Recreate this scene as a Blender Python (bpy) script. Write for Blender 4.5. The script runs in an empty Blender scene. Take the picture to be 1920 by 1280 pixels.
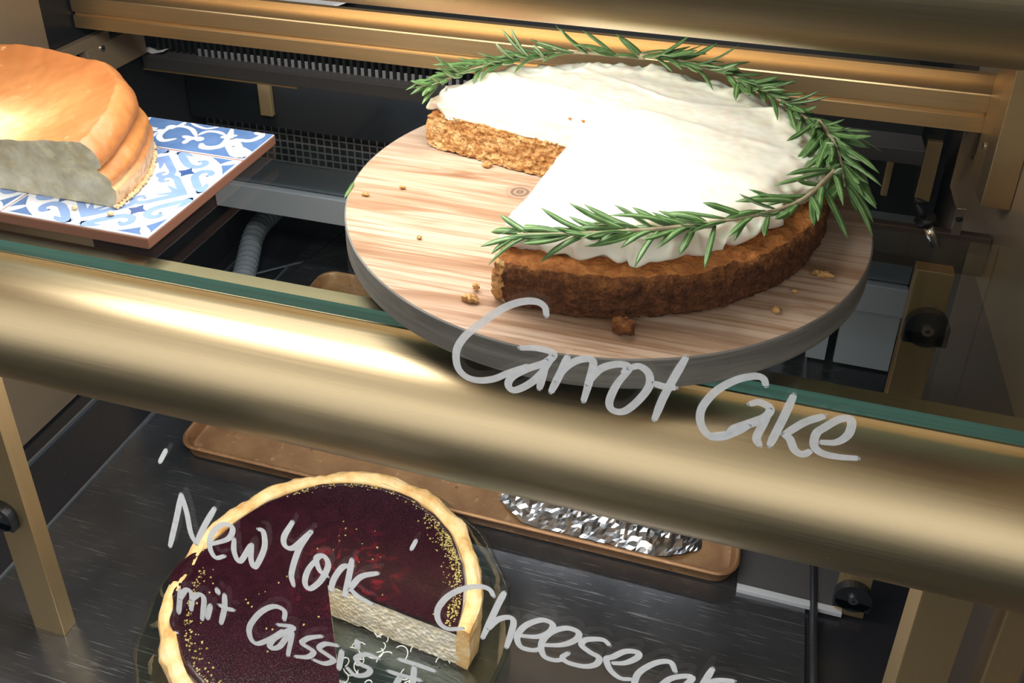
import bpy, bmesh, math, random
from mathutils import Vector, Matrix, noise
random.seed(7); noise.seed_set(7)
S = bpy.context.scene
COL = S.collection

# ---------------------------------------------------------------- camera, world, lights, exposure
cam_d = bpy.data.cameras.new('camera')
cam = bpy.data.objects.new('camera', cam_d); COL.objects.link(cam)
cam_d.sensor_width = 36.0
cam_d.lens = 1730.4 / 1920 * 36.0
cam_d.shift_y = -341.2 / 1920
cam_d.clip_start = 0.01
_r = Vector((0.96018962, 0.27918931, 0.00944596)); _u = Vector((-0.13351386, 0.42895466, 0.8934047)); _f = Vector((-0.24537715, 0.85909908, -0.44915345))
_c = Vector((0.09161082, -0.54946872, 0.32513253))
cam.matrix_world = Matrix(((_r.x, _u.x, -_f.x, _c.x), (_r.y, _u.y, -_f.y, _c.y), (_r.z, _u.z, -_f.z, _c.z), (0, 0, 0, 1)))
S.camera = cam
S.view_settings.view_transform = 'Standard'
S.view_settings.look = 'None'
S.view_settings.gamma = 1.0
S.view_settings.use_curve_mapping = False
S.view_settings.exposure = 0.0
S.cycles.max_bounces = 10
S.cycles.transparent_max_bounces = 24
S.cycles.glossy_bounces = 6
S.cycles.sample_clamp_indirect = 4.0
S.cycles.caustics_reflective = False
S.cycles.caustics_refractive = False

# the shop around the case: pale ceiling and windows above, dark floor and furniture below
W = bpy.data.worlds.new('shop_surroundings'); S.world = W
W.use_nodes = True
_n = W.node_tree.nodes; _l = W.node_tree.links
_bg = _n['Background']
_tc = _n.new('ShaderNodeTexCoord'); _sx = _n.new('ShaderNodeSeparateXYZ'); _mr = _n.new('ShaderNodeMapRange'); _cr = _n.new('ShaderNodeValToRGB')
_l.new(_tc.outputs['Generated'], _sx.inputs[0]); _l.new(_sx.outputs['Z'], _mr.inputs['Value'])
_mr.inputs['From Min'].default_value = -1.0; _mr.inputs['From Max'].default_value = 1.0
_l.new(_mr.outputs[0], _cr.inputs[0])
_e = _cr.color_ramp.elements
_e[0].position = 0.0; _e[0].color = (0.12, 0.10, 0.06, 1)
_e[1].position = 1.0; _e[1].color = (0.35, 0.32, 0.27, 1)
for _p, _cc in ((0.06, (0.07, 0.062, 0.042, 1)), (0.13, (0.014, 0.024, 0.028, 1)), (0.25, (0.010, 0.018, 0.022, 1)), (0.36, (0.03, 0.042, 0.044, 1)), (0.49, (0.22, 0.225, 0.22, 1)), (0.62, (1.60, 1.59, 1.54, 1)), (0.80, (1.75, 1.73, 1.66, 1)), (0.92, (0.75, 0.72, 0.65, 1))):
    _k = _e.new(_p); _k.color = _cc
_l.new(_cr.outputs[0], _bg.inputs['Color'])
_bg.inputs['Strength'].default_value = 1.0

def strip_light(name, loc, sx, sy, power, col=(1.0, 0.97, 0.92), tilt=0.0):
    d = bpy.data.lights.new(name, 'AREA'); d.shape = 'RECTANGLE'; d.size = sx; d.size_y = sy; d.energy = power; d.color = col
    o = bpy.data.objects.new(name, d); o.location = loc; o.rotation_euler = (tilt, 0, 0); COL.objects.link(o)
    return o
strip_light('upper_shelf_light_strip', (-0.21, -0.060, 0.225), 0.48, 0.14, 2.6)
strip_light('rear_upper_fill_light', (-0.15, 0.115, 0.295), 0.75, 0.03, 1.0, (1.0, 0.95, 0.88), math.radians(50)).data.spread = math.radians(85)  # unseen fill lamp added to brighten the rear rail and vents
strip_light('lower_shelf_light_strip', (-0.15, -0.112, -0.055), 0.55, 0.02, 2.2, tilt=math.radians(-25))
strip_light('rear_light_strip', (-0.20, 0.345, -0.07), 0.60, 0.02, 0.5, (0.95, 0.97, 1.0))

# ---------------------------------------------------------------- helpers
def link(o, parent=None):
    COL.objects.link(o)
    if parent is not None: o.parent = parent
    return o
def tag(o, label=None, cat=None, group=None, kind=None):
    if label: o['label'] = label
    if cat: o['category'] = cat
    if group: o['group'] = group
    if kind: o['kind'] = kind
    return o
def thing(name, label, cat, loc=(0, 0, 0), group=None):
    o = bpy.data.objects.new(name, None); o.location = loc; o.empty_display_size = 0.02
    return tag(link(o), label, cat, group)
def obj(name, bm, mats, parent=None, smooth=True):
    me = bpy.data.meshes.new(name)
    bmesh.ops.recalc_face_normals(bm, faces=bm.faces)
    bm.to_mesh(me); bm.free()
    if not isinstance(mats, (list, tuple)): mats = [mats]
    for m in mats: me.materials.append(m)
    if smooth:
        for p in me.polygons: p.use_smooth = True
    o = bpy.data.objects.new(name, me)
    q = parent; off = Vector((0, 0, 0))
    while q is not None: off += q.location; q = q.parent
    if off.length > 0:
        for v in me.vertices: v.co -= off
    return link(o, parent)
def struct(name, bm, mats, smooth=False):
    o = obj(name, bm, mats, None, smooth); o['kind'] = 'structure'; return o
def BM(): return bmesh.new()
def box(bm, x0, x1, y0, y1, z0, z1, bevel=0.0, mat=0):
    vs = [bm.verts.new((x, y, z)) for x in (x0, x1) for y in (y0, y1) for z in (z0, z1)]
    idx = ((0, 1, 3, 2), (4, 6, 7, 5), (0, 4, 5, 1), (2, 3, 7, 6), (0, 2, 6, 4), (1, 5, 7, 3))
    fs = [bm.faces.new([vs[i] for i in f]) for f in idx]
    for f in fs: f.material_index = mat
    if bevel > 0:
        es = list({e for f in fs for e in f.edges})
        r = bmesh.ops.bevel(bm, geom=es, offset=bevel, segments=2, affect='EDGES', profile=0.6)
        for f in r['faces']: f.material_index = mat
    return fs
def gridmesh(bm, P, mat=0, wrap=False):
    V = [[bm.verts.new(p) for p in row] for row in P]
    n = len(V)
    for i in range(n if wrap else n - 1):
        a, b = V[i], V[(i + 1) % n]
        for j in range(len(a) - 1):
            try: bm.faces.new((a[j], a[j + 1], b[j + 1], b[j])).material_index = mat
            except ValueError: pass
    return V
def extrude_x(bm, prof, x0, x1, mat=0, seg=1):
    rows = [[Vector((x0 + (x1 - x0) * k / seg, y, z)) for (y, z) in prof + [prof[0]]] for k in range(seg + 1)]
    V = gridmesh(bm, rows, mat)
    for r in (V[0], V[-1]):
        f = bm.faces.new(r[:-1]); f.material_index = mat
    bmesh.ops.remove_doubles(bm, verts=bm.verts, dist=1e-6)
def tube(bm, pts, rad, n=8, mat=0, cap=True):
    pts = [Vector(p) for p in pts]; rows = []
    up = Vector((0, 0, 1))
    for i, p in enumerate(pts):
        t = (pts[min(i + 1, len(pts) - 1)] - pts[max(i - 1, 0)]).normalized()
        a = t.cross(up)
        if a.length < 1e-3: a = t.cross(Vector((1, 0, 0)))
        a.normalize(); b = a.cross(t)
        r = rad(i / (len(pts) - 1)) if callable(rad) else rad
        rows.append([p + (a * math.cos(2 * math.pi * k / n) + b * math.sin(2 * math.pi * k / n)) * r for k in range(n + 1)])
    V = []
    for row in rows:
        vs = [bm.verts.new(q) for q in row[:-1]]; V.append(vs)
    for i in range(len(V) - 1):
        for k in range(n):
            bm.faces.new((V[i][k], V[i][(k + 1) % n], V[i + 1][(k + 1) % n], V[i + 1][k])).material_index = mat
    if cap:
        bm.faces.new(V[0]).material_index = mat; bm.faces.new(V[-1]).material_index = mat
def cyl(bm, c, axis, r, h, n=24, mat=0, r2=None):
    c = Vector(c); axis = Vector(axis).normalized()
    a = axis.orthogonal().normalized(); b = axis.cross(a)
    r2 = r if r2 is None else r2
    A = [bm.verts.new(c + (a * math.cos(2 * math.pi * k / n) + b * math.sin(2 * math.pi * k / n)) * r) for k in range(n)]
    B = [bm.verts.new(c + axis * h + (a * math.cos(2 * math.pi * k / n) + b * math.sin(2 * math.pi * k / n)) * r2) for k in range(n)]
    for k in range(n): bm.faces.new((A[k], A[(k + 1) % n], B[(k + 1) % n], B[k])).material_index = mat
    bm.faces.new(A).material_index = mat; bm.faces.new(B).material_index = mat
def lathe(bm, prof, c=(0, 0, 0), n=96, mat=0):
    rows = []
    for k in range(n):
        t = 2 * math.pi * k / n
        rows.append([Vector((c[0] + r * math.cos(t), c[1] + r * math.sin(t), c[2] + z)) for r, z in prof])
    gridmesh(bm, rows, mat, wrap=True)
    bmesh.ops.remove_doubles(bm, verts=bm.verts, dist=1e-6)
def nv(p, s): return noise.noise(Vector(p) * s)
def nvec(p, s): return noise.noise_vector(Vector(p) * s)
def smooth_path(pts, n):
    # Catmull-Rom through the points
    pts = [Vector(p) for p in pts]
    if len(pts) == 2: return [pts[0].lerp(pts[1], i / n) for i in range(n + 1)]
    P = [pts[0] * 2 - pts[1]] + pts + [pts[-1] * 2 - pts[-2]]
    out = []
    m = len(pts) - 1
    for i in range(n + 1):
        u = i / n * m; k = min(int(u), m - 1); t = u - k
        a, b, c, d = P[k], P[k + 1], P[k + 2], P[k + 3]
        out.append(0.5 * ((2 * b) + (c - a) * t + (2 * a - 5 * b + 4 * c - d) * t * t + (3 * b - a - 3 * c + d) * t ** 3))
    return out

# ---------------------------------------------------------------- materials
class NT:
    def __init__(s, name):
        s.m = bpy.data.materials.new(name); s.m.use_nodes = True
        s.t = s.m.node_tree; s.n = s.t.nodes; s.l = s.t.links
        s.b = s.n['Principled BSDF']; s.out = s.n['Material Output']
        s.co = None
    def node(s, typ, **kw):
        n = s.n.new('ShaderNode' + typ)
        for k, v in kw.items(): setattr(n, k, v)
        return n
    def coord(s, scale=(1, 1, 1), rot=(0, 0, 0), kind='Object'):
        if s.co is None: s.co = s.node('TexCoord')
        mp = s.node('Mapping'); mp.inputs['Scale'].default_value = scale; mp.inputs['Rotation'].default_value = rot
        s.l.new(s.co.outputs[kind], mp.inputs['Vector']); return mp.outputs['Vector']
    def noise(s, vec, scale, detail=4, rough=0.55, dist=0.0):
        n = s.node('TexNoise'); n.inputs['Scale'].default_value = scale; n.inputs['Detail'].default_value = detail
        n.inputs['Roughness'].default_value = rough; n.inputs['Distortion'].default_value = dist
        s.l.new(vec, n.inputs['Vector']); return n.outputs['Fac']
    def voro(s, vec, scale, feature='F1', out='Distance'):
        n = s.node('TexVoronoi', feature=feature); n.inputs['Scale'].default_value = scale
        s.l.new(vec, n.inputs['Vector']); return n.outputs[out]
    def ramp(s, fac, stops):
        n = s.node('ValToRGB'); e = n.color_ramp.elements
        while len(e) < len(stops): e.new(0.5)
        for k, (p, c) in zip(e, stops):
            k.position = p; k.color = (c[0], c[1], c[2], 1) if isinstance(c, (tuple, list)) else (c, c, c, 1)
        s.l.new(fac, n.inputs[0]); return n.outputs[0]
    def math(s, op, a, b=None):
        n = s.node('Math', operation=op)
        for i, v in enumerate((a, b)):
            if v is None: continue
            if isinstance(v, (int, float)): n.inputs[i].default_value = v
            else: s.l.new(v, n.inputs[i])
        return n.outputs[0]
    def mix(s, fac, a, b, mode='MIX'):
        n = s.node('Mix', data_type='RGBA', blend_type=mode)
        for i, v in ((0, fac), (6, a), (7, b)):
            if isinstance(v, (int, float)): n.inputs[i].default_value = v
            elif isinstance(v, tuple): n.inputs[i].default_value = (v[0], v[1], v[2], 1)
            else: s.l.new(v, n.inputs[i])
        return n.outputs[2]
    def sep(s, vec):
        n = s.node('SeparateXYZ'); s.l.new(vec, n.inputs[0]); return n.outputs
    def set(s, **kw):
        for k, v in kw.items():
            i = s.b.inputs[k.replace('_', ' ')]
            if isinstance(v, (int, float)): i.default_value = v
            elif isinstance(v, tuple): i.default_value = (v[0], v[1], v[2], 1) if i.type == 'RGBA' else v
            else: s.l.new(v, i)
        return s
    def bump(s, h, strength=0.3, dist=0.001):
        n = s.node('Bump'); n.inputs['Strength'].default_value = strength; n.inputs['Distance'].default_value = dist
        s.l.new(h, n.inputs['Height']); s.l.new(n.outputs[0], s.b.inputs['Normal']); return s

def plain(name, col, rough=0.5, metal=0.0, **kw):
    t = NT(name); t.set(Base_Color=col, Roughness=rough, Metallic=metal, **kw); return t.m
def brushed_gold(name, col, rough=0.3, axis=0, var=0.12, metal=1.0):
    t = NT(name)
    sc = [900, 900, 900]; sc[axis] = 6
    v = t.coord(tuple(sc)); f = t.noise(v, 1.0, 3, 0.6)
    t.set(Base_Color=t.mix(f, tuple(c * (1 - var) for c in col), tuple(min(1, c * (1 + var)) for c in col)), Metallic=metal,
          Roughness=t.math('ADD', t.math('MULTIPLY', f, 0.10), rough - 0.05))
    t.bump(f, 0.05, 0.0002); return t.m
def clear_glass(name, base=0.04, tint=(1, 1, 1), rough=0.0):
    # thin pane: clear straight through, Fresnel (Schlick) mirror on each face, the same from either side
    t = NT(name); t.n.remove(t.b)
    tr = t.node('BsdfTransparent'); tr.inputs[0].default_value = (tint[0], tint[1], tint[2], 1)
    gl = t.node('BsdfGlossy'); gl.inputs['Roughness'].default_value = rough
    lw = t.node('LayerWeight'); lw.inputs['Blend'].default_value = 0.5
    f = t.math('ADD', t.math('MULTIPLY', t.math('POWER', lw.outputs['Facing'], 5.0), 1 - base), base)
    mx = t.node('MixShader'); t.l.new(f, mx.inputs[0]); t.l.new(tr.outputs[0], mx.inputs[1]); t.l.new(gl.outputs[0], mx.inputs[2])
    t.l.new(mx.outputs[0], t.out.inputs[0]); return t.m

M = {}
M['gold'] = brushed_gold('brushed_brass', (0.57, 0.45, 0.275), 0.39)
M['gold_rail'] = brushed_gold('brass_rail', (0.72, 0.52, 0.28), 0.45)
M['gold_post'] = brushed_gold('brass_post', (0.52, 0.375, 0.19), 0.40, axis=2, metal=0.8)
M['bronze'] = brushed_gold('bronze_panel', (0.46, 0.35, 0.23), 0.42, axis=2, metal=0.55)
M['bronze_dark'] = brushed_gold('dark_bronze', (0.17, 0.13, 0.105), 0.4, metal=0.5)
M['black'] = plain('black_plastic', (0.012, 0.013, 0.015), 0.4)
M['dark'] = plain('dark_metal', (0.035, 0.037, 0.042), 0.35, 0.6)
M['darkgrey'] = plain('dark_grey_metal', (0.10, 0.095, 0.095), 0.5, 0.4)
M['darkgloss'] = plain('dark_glossy_panel', (0.012, 0.014, 0.016), 0.08)
M['chrome'] = plain('polished_steel', (0.75, 0.75, 0.75), 0.15, 1.0)
M['lightsteel'] = plain('pale_steel', (0.62, 0.64, 0.68), 0.5, 0.3)
M['greysteel'] = plain('grey_steel', (0.30, 0.34, 0.38), 0.35, 0.8)
M['paper'] = plain('white_paper', (0.85, 0.85, 0.85), 0.6)
M['glass'] = clear_glass('front_pane_glass')
M['shelfglass'] = clear_glass('shelf_glass', 0.05, (0.93, 0.97, 0.96))
t = NT('green_glass_edge'); v = t.coord((3, 60, 200)); f = t.noise(v, 1.0, 2)
t.set(Base_Color=t.ramp(f, [(0.3, (0.010, 0.095, 0.085)), (0.7, (0.04, 0.23, 0.20))]), Roughness=0.12, Specular_IOR_Level=0.6); M['glassedge'] = t.m

# outlines of the hand-painted letters on the pane (x, z) and of the tile ornament (x, y)
LETTERS = {
 'carrot': [[(0.0219,0.1014),(0.021,0.1056),(0.0173,0.1074),(0.0109,0.1058),(0.0034,0.101),(-0.0051,0.0924),(-0.0127,0.0838),(-0.0169,0.0753),(-0.0168,0.0666),(-0.0134,0.062),(-0.0077,0.061),(-0.0004,0.0635),(0.0067,0.0688),(0.0145,0.074)],[(0.0112,0.0827),(0.0185,0.0842),(0.0254,0.0832),(0.0222,0.0777),(0.0145,0.0726),(0.0079,0.0667),(0.0061,0.0619),(0.0088,0.0596),(0.0154,0.0647),(0.0204,0.0716),(0.0251,0.0812)],[(0.0225,0.0788),(0.0212,0.0709),(0.0198,0.0633)],[(0.0315,0.0832),(0.029,0.0747),(0.0249,0.0627)],[(0.0266,0.0694),(0.0313,0.078),(0.0371,0.0829),(0.042,0.0831),(0.041,0.0729),(0.039,0.0614)],[(0.04,0.0707),(0.0448,0.0794),(0.0512,0.0837),(0.0563,0.084),(0.0547,0.0799)],[(0.0571,0.0825),(0.0525,0.0738),(0.0499,0.0642),(0.0515,0.0598),(0.0564,0.0605),(0.0618,0.0677),(0.0655,0.0761),(0.0648,0.0823),(0.0609,0.0851),(0.0567,0.083)],[(0.0787,0.0937),(0.0748,0.0821),(0.0715,0.0711),(0.0689,0.0592)],[(0.0673,0.0779),(0.0713,0.0773),(0.0759,0.0778)]],
 'cake': [[(0.11,0.0875),(0.1086,0.0905),(0.1052,0.0908),(0.0988,0.0874),(0.092,0.0804),(0.0876,0.0715),(0.087,0.0647),(0.0891,0.0591),(0.0927,0.0566),(0.0979,0.0584),(0.1036,0.0644),(0.1094,0.0683)],[(0.1052,0.0769),(0.1088,0.0787),(0.113,0.0766),(0.1117,0.0722),(0.106,0.0674),(0.1006,0.0632),(0.099,0.0602)],[(0.099,0.0602),(0.0921,0.0565),(0.0968,0.0575),(0.1019,0.0618),(0.1061,0.0661)],[(0.113,0.0762),(0.1114,0.0684),(0.1098,0.0608),(0.1115,0.057)],[(0.1207,0.0853),(0.1188,0.0749),(0.1167,0.0652),(0.1152,0.0581)],[(0.1331,0.0782),(0.1265,0.0733),(0.1198,0.0651)],[(0.1198,0.0651),(0.1222,0.0637),(0.1248,0.0586),(0.1281,0.0572),(0.1308,0.0598)],[(0.1338,0.0651),(0.1395,0.0667),(0.1431,0.0719),(0.1429,0.0786),(0.139,0.0784),(0.1339,0.0726),(0.1315,0.0688),(0.1317,0.0626),(0.1353,0.0597),(0.1414,0.0596),(0.1481,0.0608)]],
 'new': [[(-0.1899,-0.1019),(-0.1821,-0.0795),(-0.1747,-0.057)],[(-0.1747,-0.057),(-0.1737,-0.0708),(-0.1738,-0.086),(-0.1717,-0.0938)],[(-0.1717,-0.0938),(-0.1645,-0.0784),(-0.1551,-0.0612)],[(-0.1629,-0.0912),(-0.1499,-0.0822),(-0.1462,-0.0725),(-0.1519,-0.0722),(-0.1596,-0.0811),(-0.1631,-0.0924),(-0.1608,-0.1005),(-0.1544,-0.0971)],[(-0.1463,-0.081),(-0.1478,-0.0916),(-0.1453,-0.0984),(-0.1378,-0.0854),(-0.1356,-0.0818)],[(-0.1356,-0.0818),(-0.1378,-0.0941),(-0.1359,-0.0993),(-0.1283,-0.0822),(-0.1273,-0.0698),(-0.1302,-0.0687)]],
 'york': [[(-0.1087,-0.0563),(-0.1151,-0.0693),(-0.1153,-0.0761),(-0.1109,-0.0763),(-0.1033,-0.0668),(-0.0983,-0.0597)],[(-0.0996,-0.0615),(-0.1069,-0.075),(-0.1136,-0.0959),(-0.1136,-0.1062)],[(-0.0951,-0.0769),(-0.1029,-0.0893),(-0.1062,-0.1007),(-0.1038,-0.105),(-0.0963,-0.0956),(-0.0909,-0.0823),(-0.0929,-0.0761),(-0.0975,-0.0796),(-0.0962,-0.0884),(-0.092,-0.0912)],[(-0.0913,-0.1019),(-0.0882,-0.0913),(-0.0825,-0.0807),(-0.078,-0.0781)],[(-0.0765,-0.0727),(-0.0794,-0.0868),(-0.0832,-0.1034)],[(-0.0624,-0.078),(-0.0726,-0.0846),(-0.08,-0.0971)],[(-0.0794,-0.0961),(-0.0748,-0.1003),(-0.0672,-0.1034)]],
 'mit': [[(-0.1892,-0.1366),(-0.1919,-0.1489),(-0.1943,-0.1588)],[(-0.1907,-0.1452),(-0.1853,-0.1355),(-0.1819,-0.138),(-0.1848,-0.1527)],[(-0.1828,-0.1431),(-0.1771,-0.1364),(-0.1741,-0.1391),(-0.1785,-0.1585)],[(-0.1703,-0.1425),(-0.1746,-0.1562)],[(-0.1636,-0.1266),(-0.1636,-0.1308)],[(-0.1592,-0.1297),(-0.1613,-0.1423),(-0.1657,-0.1569)],[(-0.1645,-0.1403),(-0.1598,-0.1417),(-0.1548,-0.141)]],
 'cassis': [[(-0.1227,-0.1372),(-0.1218,-0.1291),(-0.1281,-0.128),(-0.1374,-0.1365),(-0.1459,-0.1509),(-0.1472,-0.1612),(-0.1435,-0.1656),(-0.134,-0.1577),(-0.1244,-0.1466)],[(-0.1275,-0.143),(-0.1173,-0.1412),(-0.1247,-0.1491),(-0.1322,-0.1578),(-0.135,-0.1655),(-0.1285,-0.1621),(-0.1189,-0.1453),(-0.1238,-0.1681)],[(-0.0999,-0.1418),(-0.1085,-0.1468),(-0.1133,-0.153),(-0.1088,-0.1558),(-0.1065,-0.1581),(-0.1108,-0.164),(-0.1189,-0.1669)],[(-0.0905,-0.1461),(-0.0981,-0.1475),(-0.1027,-0.1533),(-0.0978,-0.157),(-0.0942,-0.16),(-0.1003,-0.1654),(-0.1074,-0.165)],[(-0.0883,-0.1491),(-0.0917,-0.1668)],[(-0.0781,-0.1364),(-0.0785,-0.1436)],[(-0.0662,-0.1469),(-0.0735,-0.1464),(-0.0799,-0.1522),(-0.0776,-0.1564),(-0.072,-0.1583),(-0.0747,-0.1643),(-0.0818,-0.1676),(-0.0864,-0.1629)]],
 'mark': [[(-0.0611,-0.1554),(-0.0528,-0.1557),(-0.0417,-0.1552)],[(-0.0543,-0.1425),(-0.0434,-0.1427),(-0.0331,-0.1437)],[(-0.0451,-0.145),(-0.0469,-0.1627)],[(-0.054,-0.1575),(-0.0578,-0.1673)]],
 'tick_a': [[(-0.1784,-0.0265),(-0.1845,-0.0374)]],
 'tick_b': [[(-0.0402,-0.047),(-0.0434,-0.055)]],
 'cheese': [[(-0.0003,-0.0727),(-0.0024,-0.0686),(-0.0074,-0.0682),(-0.0159,-0.0728),(-0.0245,-0.0818),(-0.0301,-0.0933),(-0.0299,-0.1027),(-0.0251,-0.1064),(-0.0168,-0.1029)],[(0.0054,-0.0677),(0.0018,-0.0787),(-0.0062,-0.1062)],[(-0.0029,-0.0978),(0.0018,-0.0892),(0.0078,-0.085),(0.0102,-0.0874),(0.0089,-0.0973),(0.0066,-0.1084)],[(0.0112,-0.097),(0.0222,-0.094),(0.0285,-0.0883),(0.0301,-0.0817),(0.0247,-0.0805),(0.0166,-0.0876),(0.0123,-0.0973),(0.0141,-0.1047),(0.0206,-0.1048),(0.0247,-0.1018)],[(0.0242,-0.0993),(0.035,-0.095),(0.042,-0.0883),(0.0431,-0.0826),(0.0372,-0.0816),(0.0294,-0.0879),(0.0249,-0.0977),(0.0262,-0.1067),(0.0318,-0.1079),(0.0368,-0.1051)],[(0.0586,-0.0856),(0.055,-0.0831),(0.0472,-0.0862),(0.045,-0.091),(0.0494,-0.0946),(0.054,-0.0968),(0.0529,-0.1023),(0.0473,-0.1063),(0.0391,-0.1069),(0.0358,-0.1042),(0.0388,-0.0995)],[(0.0607,-0.0983),(0.0671,-0.0954),(0.0724,-0.0893),(0.0725,-0.0855),(0.0666,-0.087),(0.0609,-0.0933),(0.0577,-0.0966),(0.0601,-0.1037),(0.0653,-0.1077),(0.0709,-0.1062)],[(0.091,-0.0921),(0.088,-0.0862),(0.0814,-0.0895),(0.0744,-0.0991),(0.0725,-0.108),(0.0741,-0.1142),(0.0806,-0.1128)],[(0.083,-0.109),(0.0898,-0.0973),(0.0991,-0.0927),(0.0947,-0.104),(0.0911,-0.1124)],[(0.1077,-0.0826),(0.1045,-0.0957),(0.1013,-0.1106)],[(0.1181,-0.0873),(0.1094,-0.091),(0.1037,-0.1001)],[(0.1045,-0.0998),(0.1111,-0.1063)]],
}
FLEUR = [([(-0.3898,0.0415),(-0.389,0.0333),(-0.3836,0.0257),(-0.3765,0.0216),(-0.3707,0.0229)],0.00305),([(-0.3574,0.0312),(-0.356,0.0353),(-0.3561,0.0417)],0.00236),([(-0.3615,0.0281),(-0.3627,0.0197),(-0.36,0.01),(-0.3523,0.0047),(-0.3449,0.0104)],0.00277),([(-0.3765,0.0181),(-0.3692,0.0195),(-0.3642,0.0219)],0.0018),([(-0.3641,0.0088),(-0.3661,0.0151),(-0.3642,0.0219)],0.00139),([(-0.3615,0.0281),(-0.354,0.0323),(-0.343,0.0294),(-0.3319,0.0188)],0.00236),([(-0.3425,0.0164),(-0.3334,0.0149),(-0.3258,0.0181)],0.00319),([(-0.3338,0.0046),(-0.3346,0.0094),(-0.3334,0.0149)],0.00277),([(-0.332,0.0214),(-0.329,0.0293),(-0.3204,0.0311),(-0.3112,0.0279)],0.00222),([(-0.3118,0.0225),(-0.3096,0.0254),(-0.3023,0.0298)],0.00305),([(-0.3123,0.039),(-0.3057,0.0235),(-0.3036,0.0106),(-0.3091,0.0043),(-0.3162,0.0037),(-0.3209,0.0086)],0.00375),([(-0.3005,0.0235),(-0.2881,0.0239),(-0.2834,0.0322),(-0.2841,0.0416)],0.00305),([(-0.3023,0.0212),(-0.2919,0.0093),(-0.2798,-0.0031)],0.00763),([(-0.2934,0.0105),(-0.2792,0.0035),(-0.2734,-0.0011)],0.00624),([(-0.3504,0.0407),(-0.3405,0.0356),(-0.3322,0.0342),(-0.3249,0.0396)],0.0018),([(-0.2913,0.0403),(-0.286,0.0366)],0.00277)]

# ---------------------------------------------------------------- the case (setting)
t = NT('scratched_steel_floor')
v1 = t.coord((14, 700, 60), (0, 0, 0.62)); v2 = t.coord((22, 1000, 60), (0, 0, 0.25)); v4 = t.coord((30, 900, 60), (0, 0, -0.5)); v3 = t.coord((5, 5, 5))
a = t.ramp(t.noise(v1, 1.0, 2), [(0.62, 0.0), (0.72, 1.0)]); b = t.ramp(t.noise(v2, 1.0, 2), [(0.64, 0.0), (0.74, 1.0)])
sc = t.math('MAXIMUM', t.math('MAXIMUM', a, b), t.math('MULTIPLY', t.ramp(t.noise(v4, 1.0, 2), [(0.70, 0.0), (0.76, 1.0)]), 0.7)); sm = t.noise(v3, 2.0, 5, 0.6)
sc = t.math('MULTIPLY', sc, t.ramp(t.noise(v3, 4.0, 3, 0.6, 0.5), [(0.38, 0.10), (0.60, 1.0)]))
t.set(Base_Color=t.mix(t.math('MULTIPLY', sc, 0.5), t.ramp(sm, [(0.3, (0.10, 0.105, 0.115)), (0.7, (0.20, 0.205, 0.22))]), (0.55, 0.55, 0.56)), Metallic=0.85,
      Roughness=t.math('ADD', t.math('MULTIPLY', sm, 0.22), t.math('ADD', 0.10, t.math('MULTIPLY', sc, 0.25))))
t.bump(sc, 0.08, 0.0003); M['steelfloor'] = t.m
t = NT('dusty_black_sheet'); v = t.coord(); d = t.ramp(t.voro(v, 140.0), [(0.03, 1.0), (0.06, 0.0)])
t.set(Base_Color=t.mix(t.math('MULTIPLY', d, 0.5), (0.016, 0.016, 0.02), (0.35, 0.34, 0.32)), Roughness=0.22); M['dustyblack'] = t.m

FL = -0.385
bm = BM(); box(bm, -0.62, 0.32, -0.32, 0.54, FL - 0.02, FL - 0.003); struct('floor', bm, M['dustyblack'])
bm = BM(); box(bm, -0.62, -0.60, -0.24, 0.168, FL, 0.33); box(bm, -0.62, -0.6005, 0.168, 0.54, FL, 0.33, mat=1); struct('wall_left', bm, [M['bronze'], M['dark']])
bm = BM(); box(bm, 0.285, 0.297, -0.24, 0.335, -0.10, 0.33); box(bm, 0.300, 0.32, -0.24, 0.54, FL, 0.33, mat=1); struct('wall_right', bm, [M['bronze'], M['bronze_dark']])
bm = BM(); box(bm, -0.62, 0.32, 0.53, 0.545, FL, 0.33); struct('wall_back', bm, M['dark'])
bm = BM(); box(bm, -0.62, 0.32, -0.145, 0.545, 0.315, 0.33); struct('top_light_blocker', bm, M['bronze_dark'])  # unseen opaque stand-in for the upper glass shelf, added to keep light out

# floor sheets, seams and the rear gutter
bm = BM(); box(bm, -0.499, 0.192, -0.30, 0.53, FL - 0.003, FL, 0.0005)
for (ax, ay, bx, by) in ((-0.497, 0.345, -0.466, 0.515), (-0.545, 0.36, -0.40, 0.50), (-0.50, 0.432, -0.43, 0.426)):
    dx, dy = bx - ax, by - ay; L = math.hypot(dx, dy); nx, ny = -dy / L * 0.0022, dx / L * 0.0022
    vs = [bm.verts.new((x, y, FL + z)) for (x, y, z) in ((ax + nx, ay + ny, 0), (ax, ay, 0.0016), (ax - nx, ay - ny, 0))]
    ve = [bm.verts.new((x, y, FL + z)) for (x, y, z) in ((bx + nx, by + ny, 0), (bx, by, 0.0016), (bx - nx, by - ny, 0))]
    for k in range(2): bm.faces.new((vs[k], vs[k + 1], ve[k + 1], ve[k])).material_index = 1
tag(obj('floor_sheet', bm, [M['steelfloor'], M['dark']], None, False), 'scratched dark stainless steel sheet under the purple cheesecake plate', 'metal sheet')
bm = BM(); box(bm, -0.5785, -0.5755, -0.30, 0.40, FL - 0.003, FL + 0.001)
tag(obj('floor_seam', bm, M['greysteel'], None, False), 'wider pale seam strip across the black floor at far left', 'seam strip', 'pale seam strips on the black floor')
bm = BM(); box(bm, -0.5015, -0.4990, -0.30, 0.40, FL - 0.003, FL + 0.002)
tag(obj('floor_seam', bm, M['greysteel'], None, False), 'thin grey seam strip along the left edge of the scratched steel sheet', 'seam strip', 'pale seam strips on the black floor')
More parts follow.
